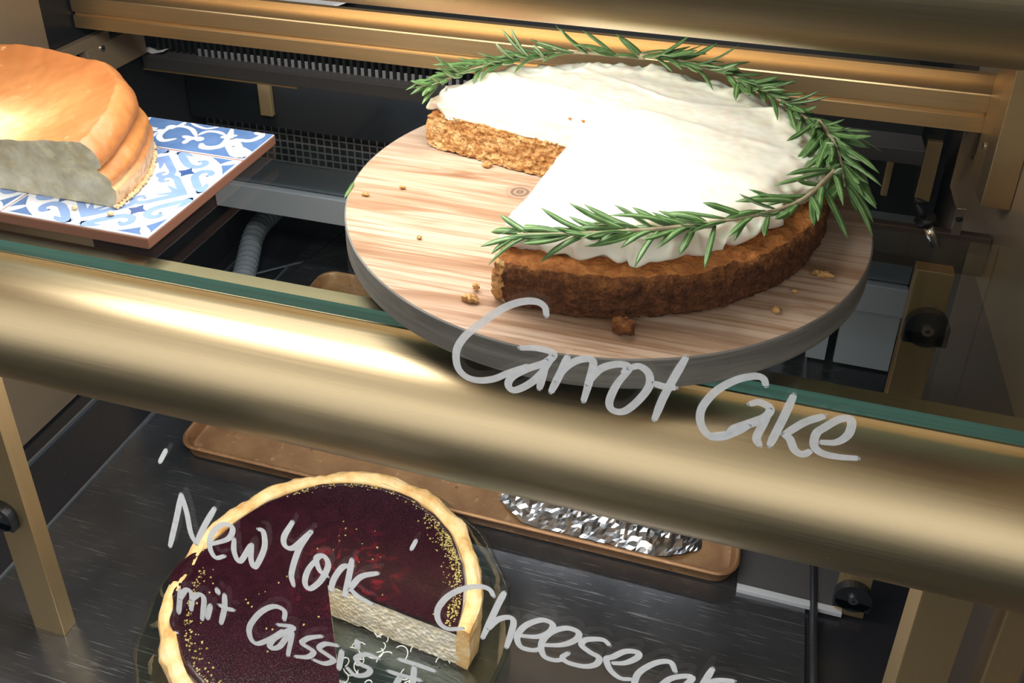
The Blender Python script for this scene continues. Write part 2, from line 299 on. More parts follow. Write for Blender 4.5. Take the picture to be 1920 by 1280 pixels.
bm = BM(); box(bm, 0.133, 0.196, 0.0525, 0.36, FL, FL + 0.004, 0.0005); box(bm, 0.133, 0.222, 0.046, 0.052, FL, FL + 0.005, 0.0004, 1); box(bm, 0.2015, 0.222, 0.0525, 0.36, FL, FL + 0.004, 0.0005)
tag(obj('gutter_plate', bm, [M['darkgrey'], M['lightsteel']], None, False), 'dark grey floor plate with a pale front edge, right of the brown tray', 'plate')
bm = BM(); tube(bm, [(0.1985, -0.20, FL + 0.004), (0.1985, 0.30, FL + 0.004)], 0.0034, 12)
tag(obj('floor_rod', bm, plain('black_rod', (0.02, 0.02, 0.024), 0.3)), 'thin black rod lying front to back on the floor at right', 'rod')

# ---------------------------------------------------------------- shelf, curved rails
SH = 0.009
def shelf_rail(name, label, ty, tz):
    C0, R0 = (-0.16, -0.049), 0.037
    pr = [(-0.119, -0.0095), (-0.1425, -0.0095), (-0.1427, -0.0125)]
    pr += [(C0[0] + R0 * math.cos(math.radians(a)), C0[1] + R0 * math.sin(math.radians(a))) for a in range(90, 271, 5)]
    pr += [(-0.135, -0.086), (-0.135, -0.083)]
    pr += [(C0[0] + (R0 - 0.002) * math.cos(math.radians(a)), C0[1] + (R0 - 0.002) * math.sin(math.radians(a))) for a in range(270, 89, -10)]
    pr += [(-0.141, -0.0145), (-0.119, -0.0135)]
    bm = BM(); extrude_x(bm, [(y + ty, z + tz) for y, z in pr], -0.598, 0.284)
    o = obj(name, bm, M['gold']); tag(o, label, 'shelf rail', 'curved brass shelf rails')
    for p in o.data.polygons: p.use_smooth = abs(p.normal.x) < 0.5 and p.area > 0
    md = o.modifiers.new('split', 'EDGE_SPLIT'); md.split_angle = math.radians(25)
    return o
shelf_rail('shelf_rail', 'wide curved brass rail along the front of the glass shelf, below the round board', 0, 0)
shelf_rail('shelf_rail', 'dark curved brass rail across the top, above the rosemary', 0.0, 0.281)
bm = BM(); box(bm, -0.597, 0.284, -0.1415, 0.046, -SH, 0.0)
for f in bm.faces:
    f.normal_update()
    f.material_index = 1 if abs(f.normal.z) < 0.5 and f.calc_center_median().y < 0.04 else 0
tag(obj('glass_shelf', bm, [M['shelfglass'], M['glassedge']], None, False), 'clear glass shelf with a green edge, carrying the round board and the tile', 'shelf')

# ---------------------------------------------------------------- front pane with the marker writing
bm = BM(); box(bm, -0.62, 0.42, -0.2522, -0.2500, -0.40, 0.40); pane = struct('window_1', bm, M['glass'])
def paint(name, alpha, col):
    t = NT(name); v = t.coord((40, 40, 40)); f = t.noise(v, 6.0, 3)
    t.set(Base_Color=col, Roughness=0.6, Alpha=t.ramp(f, [(0.25, max(0, alpha - 0.12)), (0.75, min(1, alpha + 0.08))]))
    tl = t.node('BsdfTranslucent'); tl.inputs[0].default_value = (col[0], col[1], col[2], 1); mx = t.node('MixShader'); mx.inputs[0].default_value = 0.22
    t.l.new(t.b.outputs[0], mx.inputs[1]); t.l.new(tl.outputs[0], mx.inputs[2]); t.l.new(mx.outputs[0], t.out.inputs[0]); return t.m
M['paint'] = paint('white_marker_paint', 0.95, (0.95, 0.97, 1.0)); M['paint_thin'] = paint('thin_white_marker_paint', 0.76, (0.78, 0.80, 0.83))
def ribbon(bm, pts, w, f3, mat=0, n=None, taper=(0.75, 0.75), cap=True):
    pts = [Vector((p[0], p[1], 0)) for p in pts]
    n = n or max(6, 7 * (len(pts) - 1)); P = smooth_path(pts, n); L = []; R = []
    for i, p in enumerate(P):
        d = P[min(i + 1, n)] - P[max(i - 1, 0)]
        d = d.normalized() if d.length > 1e-9 else Vector((1, 0, 0))
        s = i / n; k = min(1, taper[0] + (1 - taper[0]) * s * 6, taper[1] + (1 - taper[1]) * (1 - s) * 6)
        ww = (w(s) if callable(w) else w) * 0.5 * k; q = Vector((-d.y, d.x, 0)) * ww
        q.z = s; L.append(p + q); R.append(p - q + Vector((0, 0, 2 * s)))
    VL = [bm.verts.new(f3(p)) for p in L]; VR = [bm.verts.new(f3(p)) for p in R]
    for i in range(n): bm.faces.new((VL[i], VL[i + 1], VR[i + 1], VR[i])).material_index = mat
    if cap:
        for (c, a, b, sgn) in ((P[0], VL[0], VR[0], -1), (P[-1], VL[-1], VR[-1], 1)):
            d = (P[1] - P[0]) if sgn < 0 else (P[-1] - P[-2]); d = d.normalized() * sgn
            r = ((L[0] - R[0]) if sgn < 0 else (L[-1] - R[-1])).to_2d().length / 2
            q = Vector((-d.y, d.x, 0)); c = Vector((c.x, c.y, 0 if sgn < 0 else 1)); fan = [bm.verts.new(f3(c + d * math.cos(x) * r - q * math.sin(x) * r * 1.0)) for x in (-0.9, -0.3, 0.3, 0.9)]
            try: bm.faces.new([a] + (fan if sgn < 0 else fan[::-1]) + [b]).material_index = mat
            except ValueError: pass
def lettering(name, keys, label, mat, w):
    bm = BM(); j = 0
    for k in keys:
        for st in LETTERS[k]:
            j += 1; y = -0.25226 - 0.00003 * j
            ribbon(bm, st, w, lambda p, y=y: Vector((p.x, y - 0.000025 * p.z, p.y)))
    o = obj(name, bm, mat, pane, False); o['label'] = label; return o
lettering('lettering', ['carrot', 'cake'], 'grey hand-painted words Carrot Cake on the front pane', M['paint_thin'], 0.0034)
lettering('lettering', ['new', 'york', 'cheese'], 'white hand-painted words New York Cheesecake on the front pane', M['paint'], 0.0034)
lettering('lettering', ['mit', 'cassis', 'mark'], 'white hand-painted words mit Cassis on the front pane', M['paint'], 0.0036)
lettering('paint_tick', ['tick_a'], 'short white paint stroke left of the lettering', M['paint'], 0.0026)
lettering('paint_tick', ['tick_b'], 'short white paint stroke above the word York', M['paint'], 0.0022)

# ---------------------------------------------------------------- rear of the case
bm = BM()
extrude_x(bm, [(0.207, 0.0125), (0.207, 0.0250), (0.2085, 0.0258), (0.2105, 0.0258), (0.2105, 0.0290), (0.2075, 0.0298), (0.207, 0.0303), (0.207, 0.0445), (0.208, 0.0455), (0.236, 0.0455), (0.236, 0.052), (0.243, 0.052), (0.243, 0.0125)], -0.598, 0.284)
o = obj('rear_rail', bm, M['gold_rail'], None, False); tag(o, 'stepped brass door rail running across the back, behind the carrot cake', 'door rail')
th = thing('vent_unit', 'black slotted vent with a dark grey lip under the brass rail at left', 'vent', (-0.3, 0.30, -0.066))
bm = BM(); box(bm, -0.598, 0.25, 0.300, 0.372, -0.0665, -0.0505, 0.0012); obj('lip', bm, M['darkgrey'], th, False)
bm = BM(); box(bm, -0.598, 0.25, 0.335, 0.520, -0.0505, -0.012); obj('slot_back', bm, M['black'], th, False)
bm = BM()
for k in range(62): box(bm, -0.590 + k * 0.0085, -0.5862 + k * 0.0085, 0.318, 0.334, -0.0504, -0.016, 0.0003)
obj('vent_fins', bm, M['black'], th, False)
bm = BM()
for k in range(55): box(bm, -0.5335 + k * 0.0085, -0.5298 + k * 0.0085, 0.3165, 0.3178, -0.0504, -0.0418)
obj('slot_inserts', bm, plain('pale_slot_insert', (0.30, 0.30, 0.315), 0.5), th, False)
bm = BM(); box(bm, -0.598, -0.40, 0.2985, 0.3000, -0.068, -0.0662); obj('lip_edge', bm, M['gold_post'], th, False)
bm = BM(); box(bm, -0.598, 0.284, 0.3725, 0.384, -0.158, -0.052); tag(obj('glossy_panel', bm, M['darkgloss'], None, False), 'black glossy panel below the slotted vent, above the mesh', 'panel')
for x0, x1, y0, z0, z1, lab in ((-0.492, -0.476, 0.3645, -0.140, -0.068, 'short brass strap on the black panel, above the tile corner'), (0.229, 0.235, 0.3645, -0.135, -0.068, 'thin brass strip standing for a reflection in the black panel, right of the rosemary'), (0.262, 0.276, 0.3645, -0.135, -0.068, 'short wide brass strip standing for a reflection at the right end of the black panel')):  # the two right-hand strips are reflections in the glossy panel, built as solid pieces
    bm = BM(); box(bm, x0, x1, y0, y0 + 0.007, z0, z1, 0.0004); tag(obj('strap_and_reflection', bm, M['gold_post'], None, False), lab, 'strap', 'brass straps on the black panel')
# evaporator cover with wire mesh, steel lower face, pale ledge
th = thing('cooler_cover', 'steel cooler cover with a square wire mesh, low at the back', 'cooler cover', (-0.2, 0.40, -0.30))
bm = BM(); box(bm, -0.598, 0.284, 0.405, 0.500, -0.262, -0.158); obj('body', bm, M['greysteel'], th, False)
bm = BM()
for k in range(34): box(bm, -0.598 + k * 0.0105, -0.5962 + k * 0.0105, 0.4015, 0.4035, -0.222, -0.160)
for k in range(7): box(bm, -0.598, -0.245, 0.4005, 0.4020, -0.2215 + k * 0.0100, -0.2196 + k * 0.0100)
obj('wire_mesh', bm, plain('grey_wire', (0.34, 0.36, 0.38), 0.35, 0.7), th, False)
bm = BM(); box(bm, -0.598, -0.245, 0.4037, 0.4049, -0.223, -0.159); obj('mesh_backing', bm, M['black'], th, False)
bm = BM(); box(bm, -0.598, 0.284, 0.396, 0.500, -0.302, -0.2645, 0.001); obj('ledge', bm, M['lightsteel'], th, False)
for x0, x1, lab in ((0.222, 0.284, 'wide steel strip under the pale ledge, left of the brass post'), (0.190, 0.212, 'middle steel strip under the pale ledge, at the rim of the board'), (0.150, 0.166, 'narrow steel strip low behind the rim of the round board')):
    bm = BM(); box(bm, x0, x1, 0.405, 0.412, FL, -0.3025); tag(obj('steel_strip', bm, M['lightsteel'], None, False), lab, 'metal strip', 'steel strips under the pale ledge')
bm = BM()
P = smooth_path([(-0.575, 0.50, FL + 0.022), (-0.572, 0.44, FL + 0.02), (-0.540, 0.36, FL + 0.018), (-0.515, 0.30, FL + 0.016)], 60)
tube(bm, P, lambda s: 0.0145 + 0.0018 * math.sin(s * 60 * 2.1), 14)
tag(obj('drain_hose', bm, plain('grey_hose', (0.26, 0.28, 0.31), 0.45)), 'ribbed grey hose on the floor behind the glass shelf edge', 'hose')
bm = BM(); bmesh.ops.create_grid(bm, x_segments=4, y_segments=4, size=0.5)
for v in bm.verts: v.co = Vector((-0.588 + v.co.x * 0.03, 0.312 + v.co.y * 0.012, -0.0499 + 0.002 * abs(v.co.x) * 4))
bmesh.ops.solidify(bm, geom=bm.faces[:], thickness=0.0003)
tag(obj('paper_scrap', bm, M['paper']), 'white paper scrap lying at the left end of the slotted vent', 'paper')

bm = BM(); lathe(bm, [(0.0, 0.001), (0.040, 0.0005), (0.066, 0.007), (0.0685, 0.009), (0.066, 0.0095), (0.040, 0.003), (0.0, 0.003)], (-0.458, 0.4325, -0.0118), 64)
tag(obj('serving_plate', bm, plain('white_china', (0.85, 0.86, 0.9), 0.25)), 'white plate just visible above the brass rail at the top left', 'plate')

# left side: sliding track and bracket plate
bm = BM(); box(bm, -0.5995, -0.590, 0.155, 0.245, -0.012, -0.001, 0.0006); tag(obj('track_bar', bm, M['bronze'], None, False), 'narrow bronze track bar behind the baked cake at far left', 'bar')
th = thing('bracket_plate', 'bronze bracket plate with two screws at far left, under the brass rail', 'bracket', (-0.59, 0.25, -0.03))
bm = BM(); box(bm, -0.5995, -0.588, 0.205, 0.298, -0.046, -0.012, 0.0008); obj('plate', bm, M['bronze'], th, False)
for y, z in ((0.228, -0.0165), (0.215, -0.034)):
    bm = BM(); cyl(bm, (-0.588, y, z), (1, 0, 0), 0.0035, 0.0012, 16); cyl(bm, (-0.5868, y, z), (1, 0, 0), 0.0016, 0.0004, 6, 1); obj('screw', bm, [M['chrome'], M['black']], th, False)

# right side: posts, strips, screws, hinge, knob
def post(label, x0, x1, y0, y1, z0, z1, mat='gold_post'):
    bm = BM(); box(bm, x0, x1, y0, y1, z0, z1, 0.0006); return tag(obj('corner_post', bm, M[mat], None, False), label, 'post', 'brass posts of the case')
post('brass post at right behind the board, with a black foot clip', 0.2155, 0.2400, 0.050, 0.062, FL, -0.030)
post('broad brass post at the bottom right, nearest the front', 0.2225, 0.2505, -0.130, -0.106, FL, -0.088)
post('grey brass post at the extreme bottom right corner', 0.2660, 0.2840, -0.135, -0.118, FL, -0.101)
post('brass post at the bottom left, with a black clip', -0.4360, -0.4060, -0.160, -0.146, FL, -0.088)
post('bronze upright at the right end of the rear brass rail', 0.2700, 0.2845, 0.165, 0.2065, -0.0270, 0.313, 'gold_post')
post('short brass strip at the right edge beside the upright', 0.2640, 0.2845, 0.130, 0.1530, -0.0150, 0.313, 'gold')
def clip(label, x, y, z, s=1):
    th = thing('foot_clip', label, 'clip', (x, y, z), 'black clips on the brass posts')
    bm = BM(); cyl(bm, (x, y, z), (0, -1, 0), 0.0150 * s, 0.007, 28); box(bm, x - 0.015 * s, x + 0.015 * s, y - 0.007, y, z - 0.013 * s, z - 0.002, 0.001); obj('body', bm, M['black'], th, False)
    bm = BM(); cyl(bm, (x, y - 0.007, z), (0, -1, 0), 0.0042 * s, 0.0016, 20); cyl(bm, (x, y - 0.0086, z), (0, -1, 0), 0.0018 * s, 0.0003, 6, 1); obj('screw', bm, [M['chrome'], M['black']], th, False)
clip('black clip with a screw on the brass post, seen through the glass shelf', 0.2300, 0.0495, -0.0740)
clip('black clip with a screw near the foot of the right brass post', 0.2270, 0.0495, -0.3560)
clip('black clip with a screw on the bottom left brass post', -0.4280, -0.1605, -0.2470, 0.85)
for y, z, lab in ((0.270, -0.0375, 'round brass screw on the bronze side panel, lower one'), (0.320, -0.0300, 'round brass screw on the bronze side panel beside the vent'), (0.155, 0.0, None)):
    if lab is None: continue
    bm = BM(); cyl(bm, (0.2850, y, z), (-1, 0, 0), 0.0045, 0.0016, 20); cyl(bm, (0.2834, y, z), (-1, 0, 0), 0.002, 0.0004, 6, 1)
    tag(obj('panel_screw', bm, [M['gold_post'], M['black']], None, False), lab, 'screw', 'screws on the side panel')
bm = BM(); cyl(bm, (0.2700, 0.186, 0.0105), (-1, 0, 0), 0.0028, 0.0012, 16)
tag(obj('panel_screw', bm, M['chrome'], None, False), 'small bright screw on the bronze upright at right', 'screw', 'screws on the side panel')
th = thing('door_knob', 'black knob on a steel pin behind the board, near the right panel', 'knob', (0.2325, 0.15, -0.043))
bm = BM(); tube(bm, [(0.2245, 0.150, -0.0300), (0.2330, 0.148, -0.0430)], 0.0022, 10); tube(bm, [(0.2215, 0.150, -0.0265), (0.2290, 0.149, -0.0275)], 0.0020, 10); obj('lever', bm, M['black'], th)
bm = BM(); cyl(bm, (0.2320, 0.149, -0.0405), (0.45, -0.1, -0.85), 0.0085, 0.006, 24, 0, 0.0075); obj('collar', bm, M['black'], th)
bm = BM(); cyl(bm, (0.2345, 0.1485, -0.0455), (0.45, -0.1, -0.85), 0.0040, 0.020, 20); obj('pin', bm, M['chrome'], th)
th = thing('hinge_plate', 'small steel hinge plate with a screw beside the black knob', 'hinge', (0.256, 0.15, -0.04))
bm = BM(); box(bm, 0.2530, 0.2600, 0.148, 0.151, -0.052, -0.028, 0.0006); obj('plate', bm, M['chrome'], th, False)
bm = BM(); cyl(bm, (0.2565, 0.148, -0.037), (0, -1, 0), 0.0026, 0.001, 16); obj('screw', bm, M['black'], th, False)
bm = BM(); box(bm, 0.16, 0.284, 0.150, 0.158, -0.088, -0.052, 0.0008); tag(obj('lower_rail', bm, M['bronze_dark'], None, False), 'dark bronze cross rail behind the black knob at right', 'rail')

# ---------------------------------------------------------------- round board
WA = math.radians(48)
t = NT('board_wood')
v = t.coord((4, 42, 42), (0, 0, -WA)); v2 = t.coord((10, 420, 60), (0, 0, -WA)); v3 = t.coord((3, 14, 14), (0, 0, -WA))
g = t.noise(v, 1.6, 5, 0.6, 0.8); fn = t.noise(v2, 1.0, 3, 0.6); br = t.noise(v3, 1.0, 2)
c = t.ramp(g, [(0.30, (0.20, 0.10, 0.052)), (0.42, (0.33, 0.195, 0.115)), (0.54, (0.47, 0.325, 0.225)), (0.75, (0.58, 0.44, 0.335))])
c = t.mix(t.math('MULTIPLY', t.ramp(fn, [(0.50, 0.0), (0.66, 1.0)]), 0.7), c, (0.24, 0.125, 0.06))
c = t.mix(t.ramp(br, [(0.45, 0.0), (0.75, 0.5)]), c, (0.60, 0.49, 0.39))
# knot near the cut of the cake
kv = t.node('VectorMath', operation='DISTANCE'); t.l.new(t.coord(kind='Object'), kv.inputs[0]); kv.inputs[1].default_value = (-0.056, -0.012, 0.02)
kd = t.math('ADD', kv.outputs['Value'], t.math('MULTIPLY', g, 0.004))
kr = t.ramp(t.math('FRACT', t.math('MULTIPLY', kd, 260.0)), [(0.0, (0.12, 0.075, 0.05)), (0.5, (0.34, 0.24, 0.17)), (1.0, (0.14, 0.09, 0.06))])
c = t.mix(t.ramp(kd, [(0.0085, 1.0), (0.013, 0.0)]), c, kr)
t.set(Base_Color=c, Roughness=0.6, Specular_IOR_Level=0.3); t.bump(fn, 0.25, 0.0006); M['wood'] = t.m
t = NT('board_side'); v = t.coord((9, 9, 130)); v2 = t.coord((40, 40, 700)); g = t.noise(v, 1.0, 4, 0.6, 1.0); h = t.noise(v2, 1.0, 2)
t.set(Base_Color=t.ramp(g, [(0.3, (0.10, 0.092, 0.080)), (0.5, (0.15, 0.138, 0.120)), (0.7, (0.20, 0.185, 0.160))]), Roughness=0.75); t.bump(h, 0.3, 0.0006); M['woodside'] = t.m
bm = BM()
lathe(bm, [(0.0, 0.02), (0.10, 0.02), (0.1738, 0.02)], n=128)
lathe(bm, [(0.1738, 0.02), (0.1748, 0.0194), (0.175, 0.0185), (0.175, 0.0012), (0.174, 0.0003), (0.10, 0.0003), (0.0, 0.0003)], n=128, mat=1)
bmesh.ops.remove_doubles(bm, verts=bm.verts, dist=1e-6)
tag(obj('round_board', bm, [M['wood'], M['woodside']], None, False), 'round wooden serving board with grey edge, under the carrot cake', 'board')

# ---------------------------------------------------------------- cake builder
def cake_body(bm, C, V, Rf, topf, zb, a0, a1, n, ms, sidep, disp, mats=(0, 1, 2), caps=True, capn=None):
    C = Vector(C).to_2d(); V = Vector(V).to_2d()
    def at(s, th, rf, z):
        rim = C + Vector((math.cos(th), math.sin(th))) * Rf(th) * rf
        q = V + (rim - V) * s
        p = Vector((q.x, q.y, z)); return p + disp(p)
    ths = [math.radians(a0 + (a1 - a0) * i / n) for i in range(n + 1)]
    rt = sidep[-1][0]
    gridmesh(bm, [[at(j / ms, th, rt, topf(j / ms, th)) for j in range(ms + 1)] for th in ths], mats[2])
    gridmesh(bm, [[at(1, th, rf, zb + zf * (topf(1, th) - zb)) for rf, zf in sidep] for th in ths], mats[0])
    if caps:
        cn = capn or ms
        for th in (ths[0], ths[-1]):
            gridmesh(bm, [[at(j / cn, th, rf, zb + zf * (topf(j / cn, th) - zb)) for rf, zf in sidep] for j in range(cn + 1)], mats[1])
    bmesh.ops.remove_doubles(bm, verts=bm.verts, dist=2e-6)
def dens(pr, k):
    P = smooth_path([(a, b, 0) for a, b in pr], k); return [(p.x, p.y) for p in P]
def lin(pr, k):
    out = []
    for (a, b), (c, d) in zip(pr, pr[1:]):
        out += [(a + (c - a) * i / k, b + (d - b) * i / k) for i in range(k)]
    return out + [pr[-1]]

# carrot cake
t = NT('sponge_crumb'); v = t.coord()
n1 = t.noise(v, 95.0, 4, 0.7); n2 = t.noise(v, 420.0, 3, 0.6); vo = t.voro(v, 230.0)
c = t.ramp(n1, [(0.25, (0.25, 0.085, 0.02)), (0.42, (0.46, 0.225, 0.075)), (0.55, (0.57, 0.33, 0.13)), (0.75, (0.70, 0.47, 0.23))])
c = t.mix(t.ramp(n2, [(0.33, 0.75), (0.46, 0.0)]), c, (0.16, 0.05, 0.012))
t.set(Base_Color=c, Roughness=0.85, Specular_IOR_Level=0.2); t.bump(t.math('ADD', n2, vo), 0.8, 0.0022); M['sponge'] = t.m
t = NT('sponge_crust'); v = t.coord()
n1 = t.noise(v, 150.0, 6, 0.8); n2 = t.noise(v, 700.0, 3, 0.7); vo = t.voro(v, 420.0)
c = t.ramp(n1, [(0.28, (0.030, 0.010, 0.005)), (0.48, (0.085, 0.029, 0.010)), (0.7, (0.20, 0.075, 0.027))])
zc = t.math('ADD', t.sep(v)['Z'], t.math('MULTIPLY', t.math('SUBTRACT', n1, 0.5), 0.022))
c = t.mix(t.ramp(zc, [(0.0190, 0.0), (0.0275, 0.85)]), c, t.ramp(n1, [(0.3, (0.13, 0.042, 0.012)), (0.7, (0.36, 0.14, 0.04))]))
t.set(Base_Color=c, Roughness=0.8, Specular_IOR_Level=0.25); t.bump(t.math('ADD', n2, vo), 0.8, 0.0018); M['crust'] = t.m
t = NT('sponge_top'); v = t.coord()
n1 = t.noise(v, 130.0, 5, 0.7); n2 = t.noise(v, 480.0, 3, 0.6)
c = t.ramp(n1, [(0.25, (0.20, 0.06, 0.015)), (0.5, (0.42, 0.15, 0.038)), (0.75, (0.58, 0.26, 0.08))])
t.set(Base_Color=c, Roughness=0.8, Specular_IOR_Level=0.25); t.bump(n2, 0.8, 0.002); M['spongetop'] = t.m
t = NT('cream_frosting'); v = t.coord((20, 55, 20), (0, 0, 0.5)); v2 = t.coord()
n1 = t.noise(v, 0.8, 3, 0.5, 0.8); n2 = t.noise(v2, 60.0, 3)
t.set(Base_Color=t.ramp(n2, [(0.3, (0.83, 0.77, 0.62)), (0.7, (0.88, 0.84, 0.73))]), Roughness=0.42, Specular_IOR_Level=0.4, Subsurface_Weight=0.6, Subsurface_Scale=0.008)
t.bump(t.math('ADD', n1, t.math('MULTIPLY', n2, 0.12)), 0.06, 0.004); M['frosting'] = t.m
A0, A1 = -104.4, 166.0
CV = (-0.018, 0.005)
cake = thing('carrot_cake', 'carrot cake with white frosting and a wedge missing, on the round board', 'cake', (0, 0, 0.0205))
def rough(amp, s1, amp2, s2):
    def d(p):
        a = nvec(p, s1) * amp + nvec(p + Vector((3, 1, 7)), s2) * amp2
        return a
    return d
def sp_disp(p):
    q = nvec(p, 60) * 0.0012 + nvec(p, 200) * 0.0013 + nvec(p, 430) * 0.0013
    if p.z < 0.0225: q.z = max(0, q.z)
    return q
Rs = lambda th: 0.1445 + 0.0012 * math.sin(3 * th + 1) + 0.0025 * math.exp(-((th - math.radians(A1)) / 0.15) ** 2)
tops = lambda s, th: 0.0500 - 0.0022 * max(0, (s - 0.9) / 0.1) ** 2
bm = BM()
cake_body(bm, (0, 0), CV, Rs, tops, 0.0207, A0, A1, 300, 110, lin([(0.975, 0.0), (0.992, 0.10), (1.0, 0.3), (1.0, 0.75), (0.99, 0.93), (0.975, 1.0)], 7), sp_disp, (0, 1, 2), True)
for f in bm.faces:
    if f.material_index == 0:
        a = math.degrees(math.atan2(f.calc_center_median().y, f.calc_center_median().x))
        if a > 159 or (-104.4 < a < -101.5): f.material_index = 1
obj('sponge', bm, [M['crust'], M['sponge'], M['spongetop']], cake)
def Rfr(th):
    d = math.degrees(th); k = 0.5 - 0.5 * math.tanh((d - (-8)) / 10)      # set back along the front
    p = Vector((math.cos(th), math.sin(th), 0)) * 0.13
    base = 0.1425 - 0.0190 * k + 0.0075 * math.exp(-((d + 104) / 9) ** 2)
    return base + k * 0.0038 * (abs(math.sin(th * 7.0 + 2.2 * nv(p, 12))) - 0.6) + 0.0028 * nv(p, 38) + 0.0026 * nv(p, 90) + 0.004 * k * math.exp(-((d + 62) / 16) ** 2) + 0.002 * k * math.exp(-((d + 30) / 8) ** 2)
def topfr(s, th):
    q = Vector(CV) .to_2d() if False else None
    x = CV[0] + (math.cos(th) * 0.14 - CV[0]) * s; y = CV[1] + (math.sin(th) * 0.14 - CV[1]) * s
    z = 0.0660 + 0.0016 * nv((x * 0.6 + y * 0.3, y * 1.6, 0), 22) + 0.0005 * nv((x * 0.5, y * 1.6 + x * 0.5, 3), 38)
    r = y - 0.055 + 0.35 * x; z += 0.0014 * math.exp(-(r / 0.004) ** 2) * (0.5 + nv((x, y, 1), 30)) - 0.0012 / (1 + math.exp(-r / 0.006))
    r2 = y - 0.095 + 0.25 * x + 0.01 * math.sin(x * 40); z += 0.0016 * math.exp(-(r2 / 0.003) ** 2) * (0.6 + nv((x, y, 5), 25))
    return z
def fr_disp(p):
    k = min(1, max(0, (math.hypot(p.x, p.y) - 0.112) / 0.02))
    return nvec(p, 55) * 0.0050 * k + nvec(p, 125) * 0.0032 * k + nvec(p, 200) * 0.00035
bm = BM()
cake_body(bm, (0, 0), CV, Rfr, lambda s, th: topfr(s, th) + 0.0008 * max(0, (s - 0.86) / 0.14) * (1 - (s - 0.86) / 0.14) * 4 - 0.0018 * max(0, (s - 0.93) / 0.07) ** 2, 0.0490, A0 + 0.3, A1 - 0.2, 320, 80,
          dens([(0.985, 0.0), (1.018, 0.12), (1.032, 0.35), (1.020, 0.65), (0.99, 0.88), (0.955, 1.0)], 18), fr_disp, (0, 0, 0), True)
obj('frosting', bm, M['frosting'], cake)

# crumbs fallen on the board and the tile
def crumb(bm, c, r, seed, mat=0, k=0.5):
    b2 = bmesh.new(); bmesh.ops.create_icosphere(b2, subdivisions=3, radius=1)
    mp = {}
    for v in b2.verts:
        q = v.co.copy(); d = 1 + k * nv(q + Vector((seed * 3.1, seed, 0)), 1.6) + 0.28 * nv(q + Vector((seed, 9, 0)), 4.0)
        w = Vector((q.x * d * r[0], q.y * d * r[1], max(-0.85, q.z * d) * r[2])); mp[v.index] = bm.verts.new(Vector(c) + w)
    for f in b2.faces: bm.faces.new([mp[v.index] for v in f.verts]).material_index = mat
    b2.free()
CR = [((0.0395, -0.1480, 0.0255), (0.0060, 0.0042, 0.0062), 'large brown cake crumb on the board in front of the carrot cake', 'crust'),
      ((0.1437, -0.0600, 0.0222), (0.0060, 0.0022, 0.0019), 'flat brown crumb on the board, right of the carrot cake', 'sponge'),
      ((0.1180, -0.1045, 0.0220), (0.0026, 0.0020, 0.0018), 'small orange crumb near the front right rim of the board', 'sponge'),
      ((0.1275, -0.0815, 0.0214), (0.0020, 0.0012, 0.0012), 'tiny orange crumb between the two right-hand crumbs on the board', 'sponge'),
      ((-0.0475, -0.1440, 0.0224), (0.0050, 0.0026, 0.0021), 'orange crumb at the front left corner of the carrot cake', 'sponge'),
      ((-0.0480, -0.1330, 0.0230), (0.0020, 0.0020, 0.0024), 'tiny orange crumb beside the front left corner of the carrot cake', 'sponge'),
      ((-0.0995, -0.0900, 0.0214), (0.0017, 0.0012, 0.0012), 'tiny orange crumb on the bare left part of the board', 'sponge'),
      ((-0.1548, -0.0487, 0.0214), (0.0028, 0.0014, 0.0012), 'pale crumb near the left rim of the board, beside the green leaf', 'sponge'),
      ((-0.1344, -0.0320, 0.0213), (0.0020, 0.0016, 0.0011), 'pale crumb on the wood grain left of the cut cake', 'sponge'),
      ((-0.0890, 0.0170, 0.0220), (0.0036, 0.0026, 0.0022), 'orange crumb touching the foot of the cut cake face', 'sponge')]
for i, (c, r, lab, m) in enumerate(CR):
    bm = BM(); crumb(bm, c, r, i + 1); tag(obj('cake_crumb', bm, M[m]), lab, 'crumb', 'crumbs on the round board')
t = NT('pale_pastry'); v = t.coord(); n1 = t.noise(v, 90.0, 4, 0.6)
t.set(Base_Color=t.ramp(n1, [(0.3, (0.60, 0.38, 0.18)), (0.7, (0.80, 0.60, 0.36))]), Roughness=0.7); t.bump(t.noise(v, 500.0, 3), 0.5, 0.001); M['pastry'] = t.m
for i, (c, r, lab) in enumerate([((-0.3152, -0.1070, 0.0112), (0.0022, 0.0018, 0.0018), 'pale crumb on the blue tile at the front corner of the baked cake'), ((-0.3433, -0.1075, 0.0112), (0.0022, 0.0014, 0.0014), 'white crumb on the blue tile under the cut face of the baked cake')]):
    bm = BM(); crumb(bm, c, r, i + 21); tag(obj('cake_crumb', bm, M['pastry']), lab, 'crumb', 'crumbs on the blue tile')
for i, (x, y, lab) in enumerate(((-0.0290, 0.0160, 'tiny brown speck on the white frosting, the left one of two'), (-0.0195, 0.0150, 'tiny brown speck on the white frosting, the right one of two'))):
    bm = BM(); crumb(bm, (x, y, 0.0668), (0.0013, 0.0008, 0.0008), i + 31); tag(obj('cake_crumb', bm, M['spongetop']), lab, 'crumb', 'specks on the frosting')

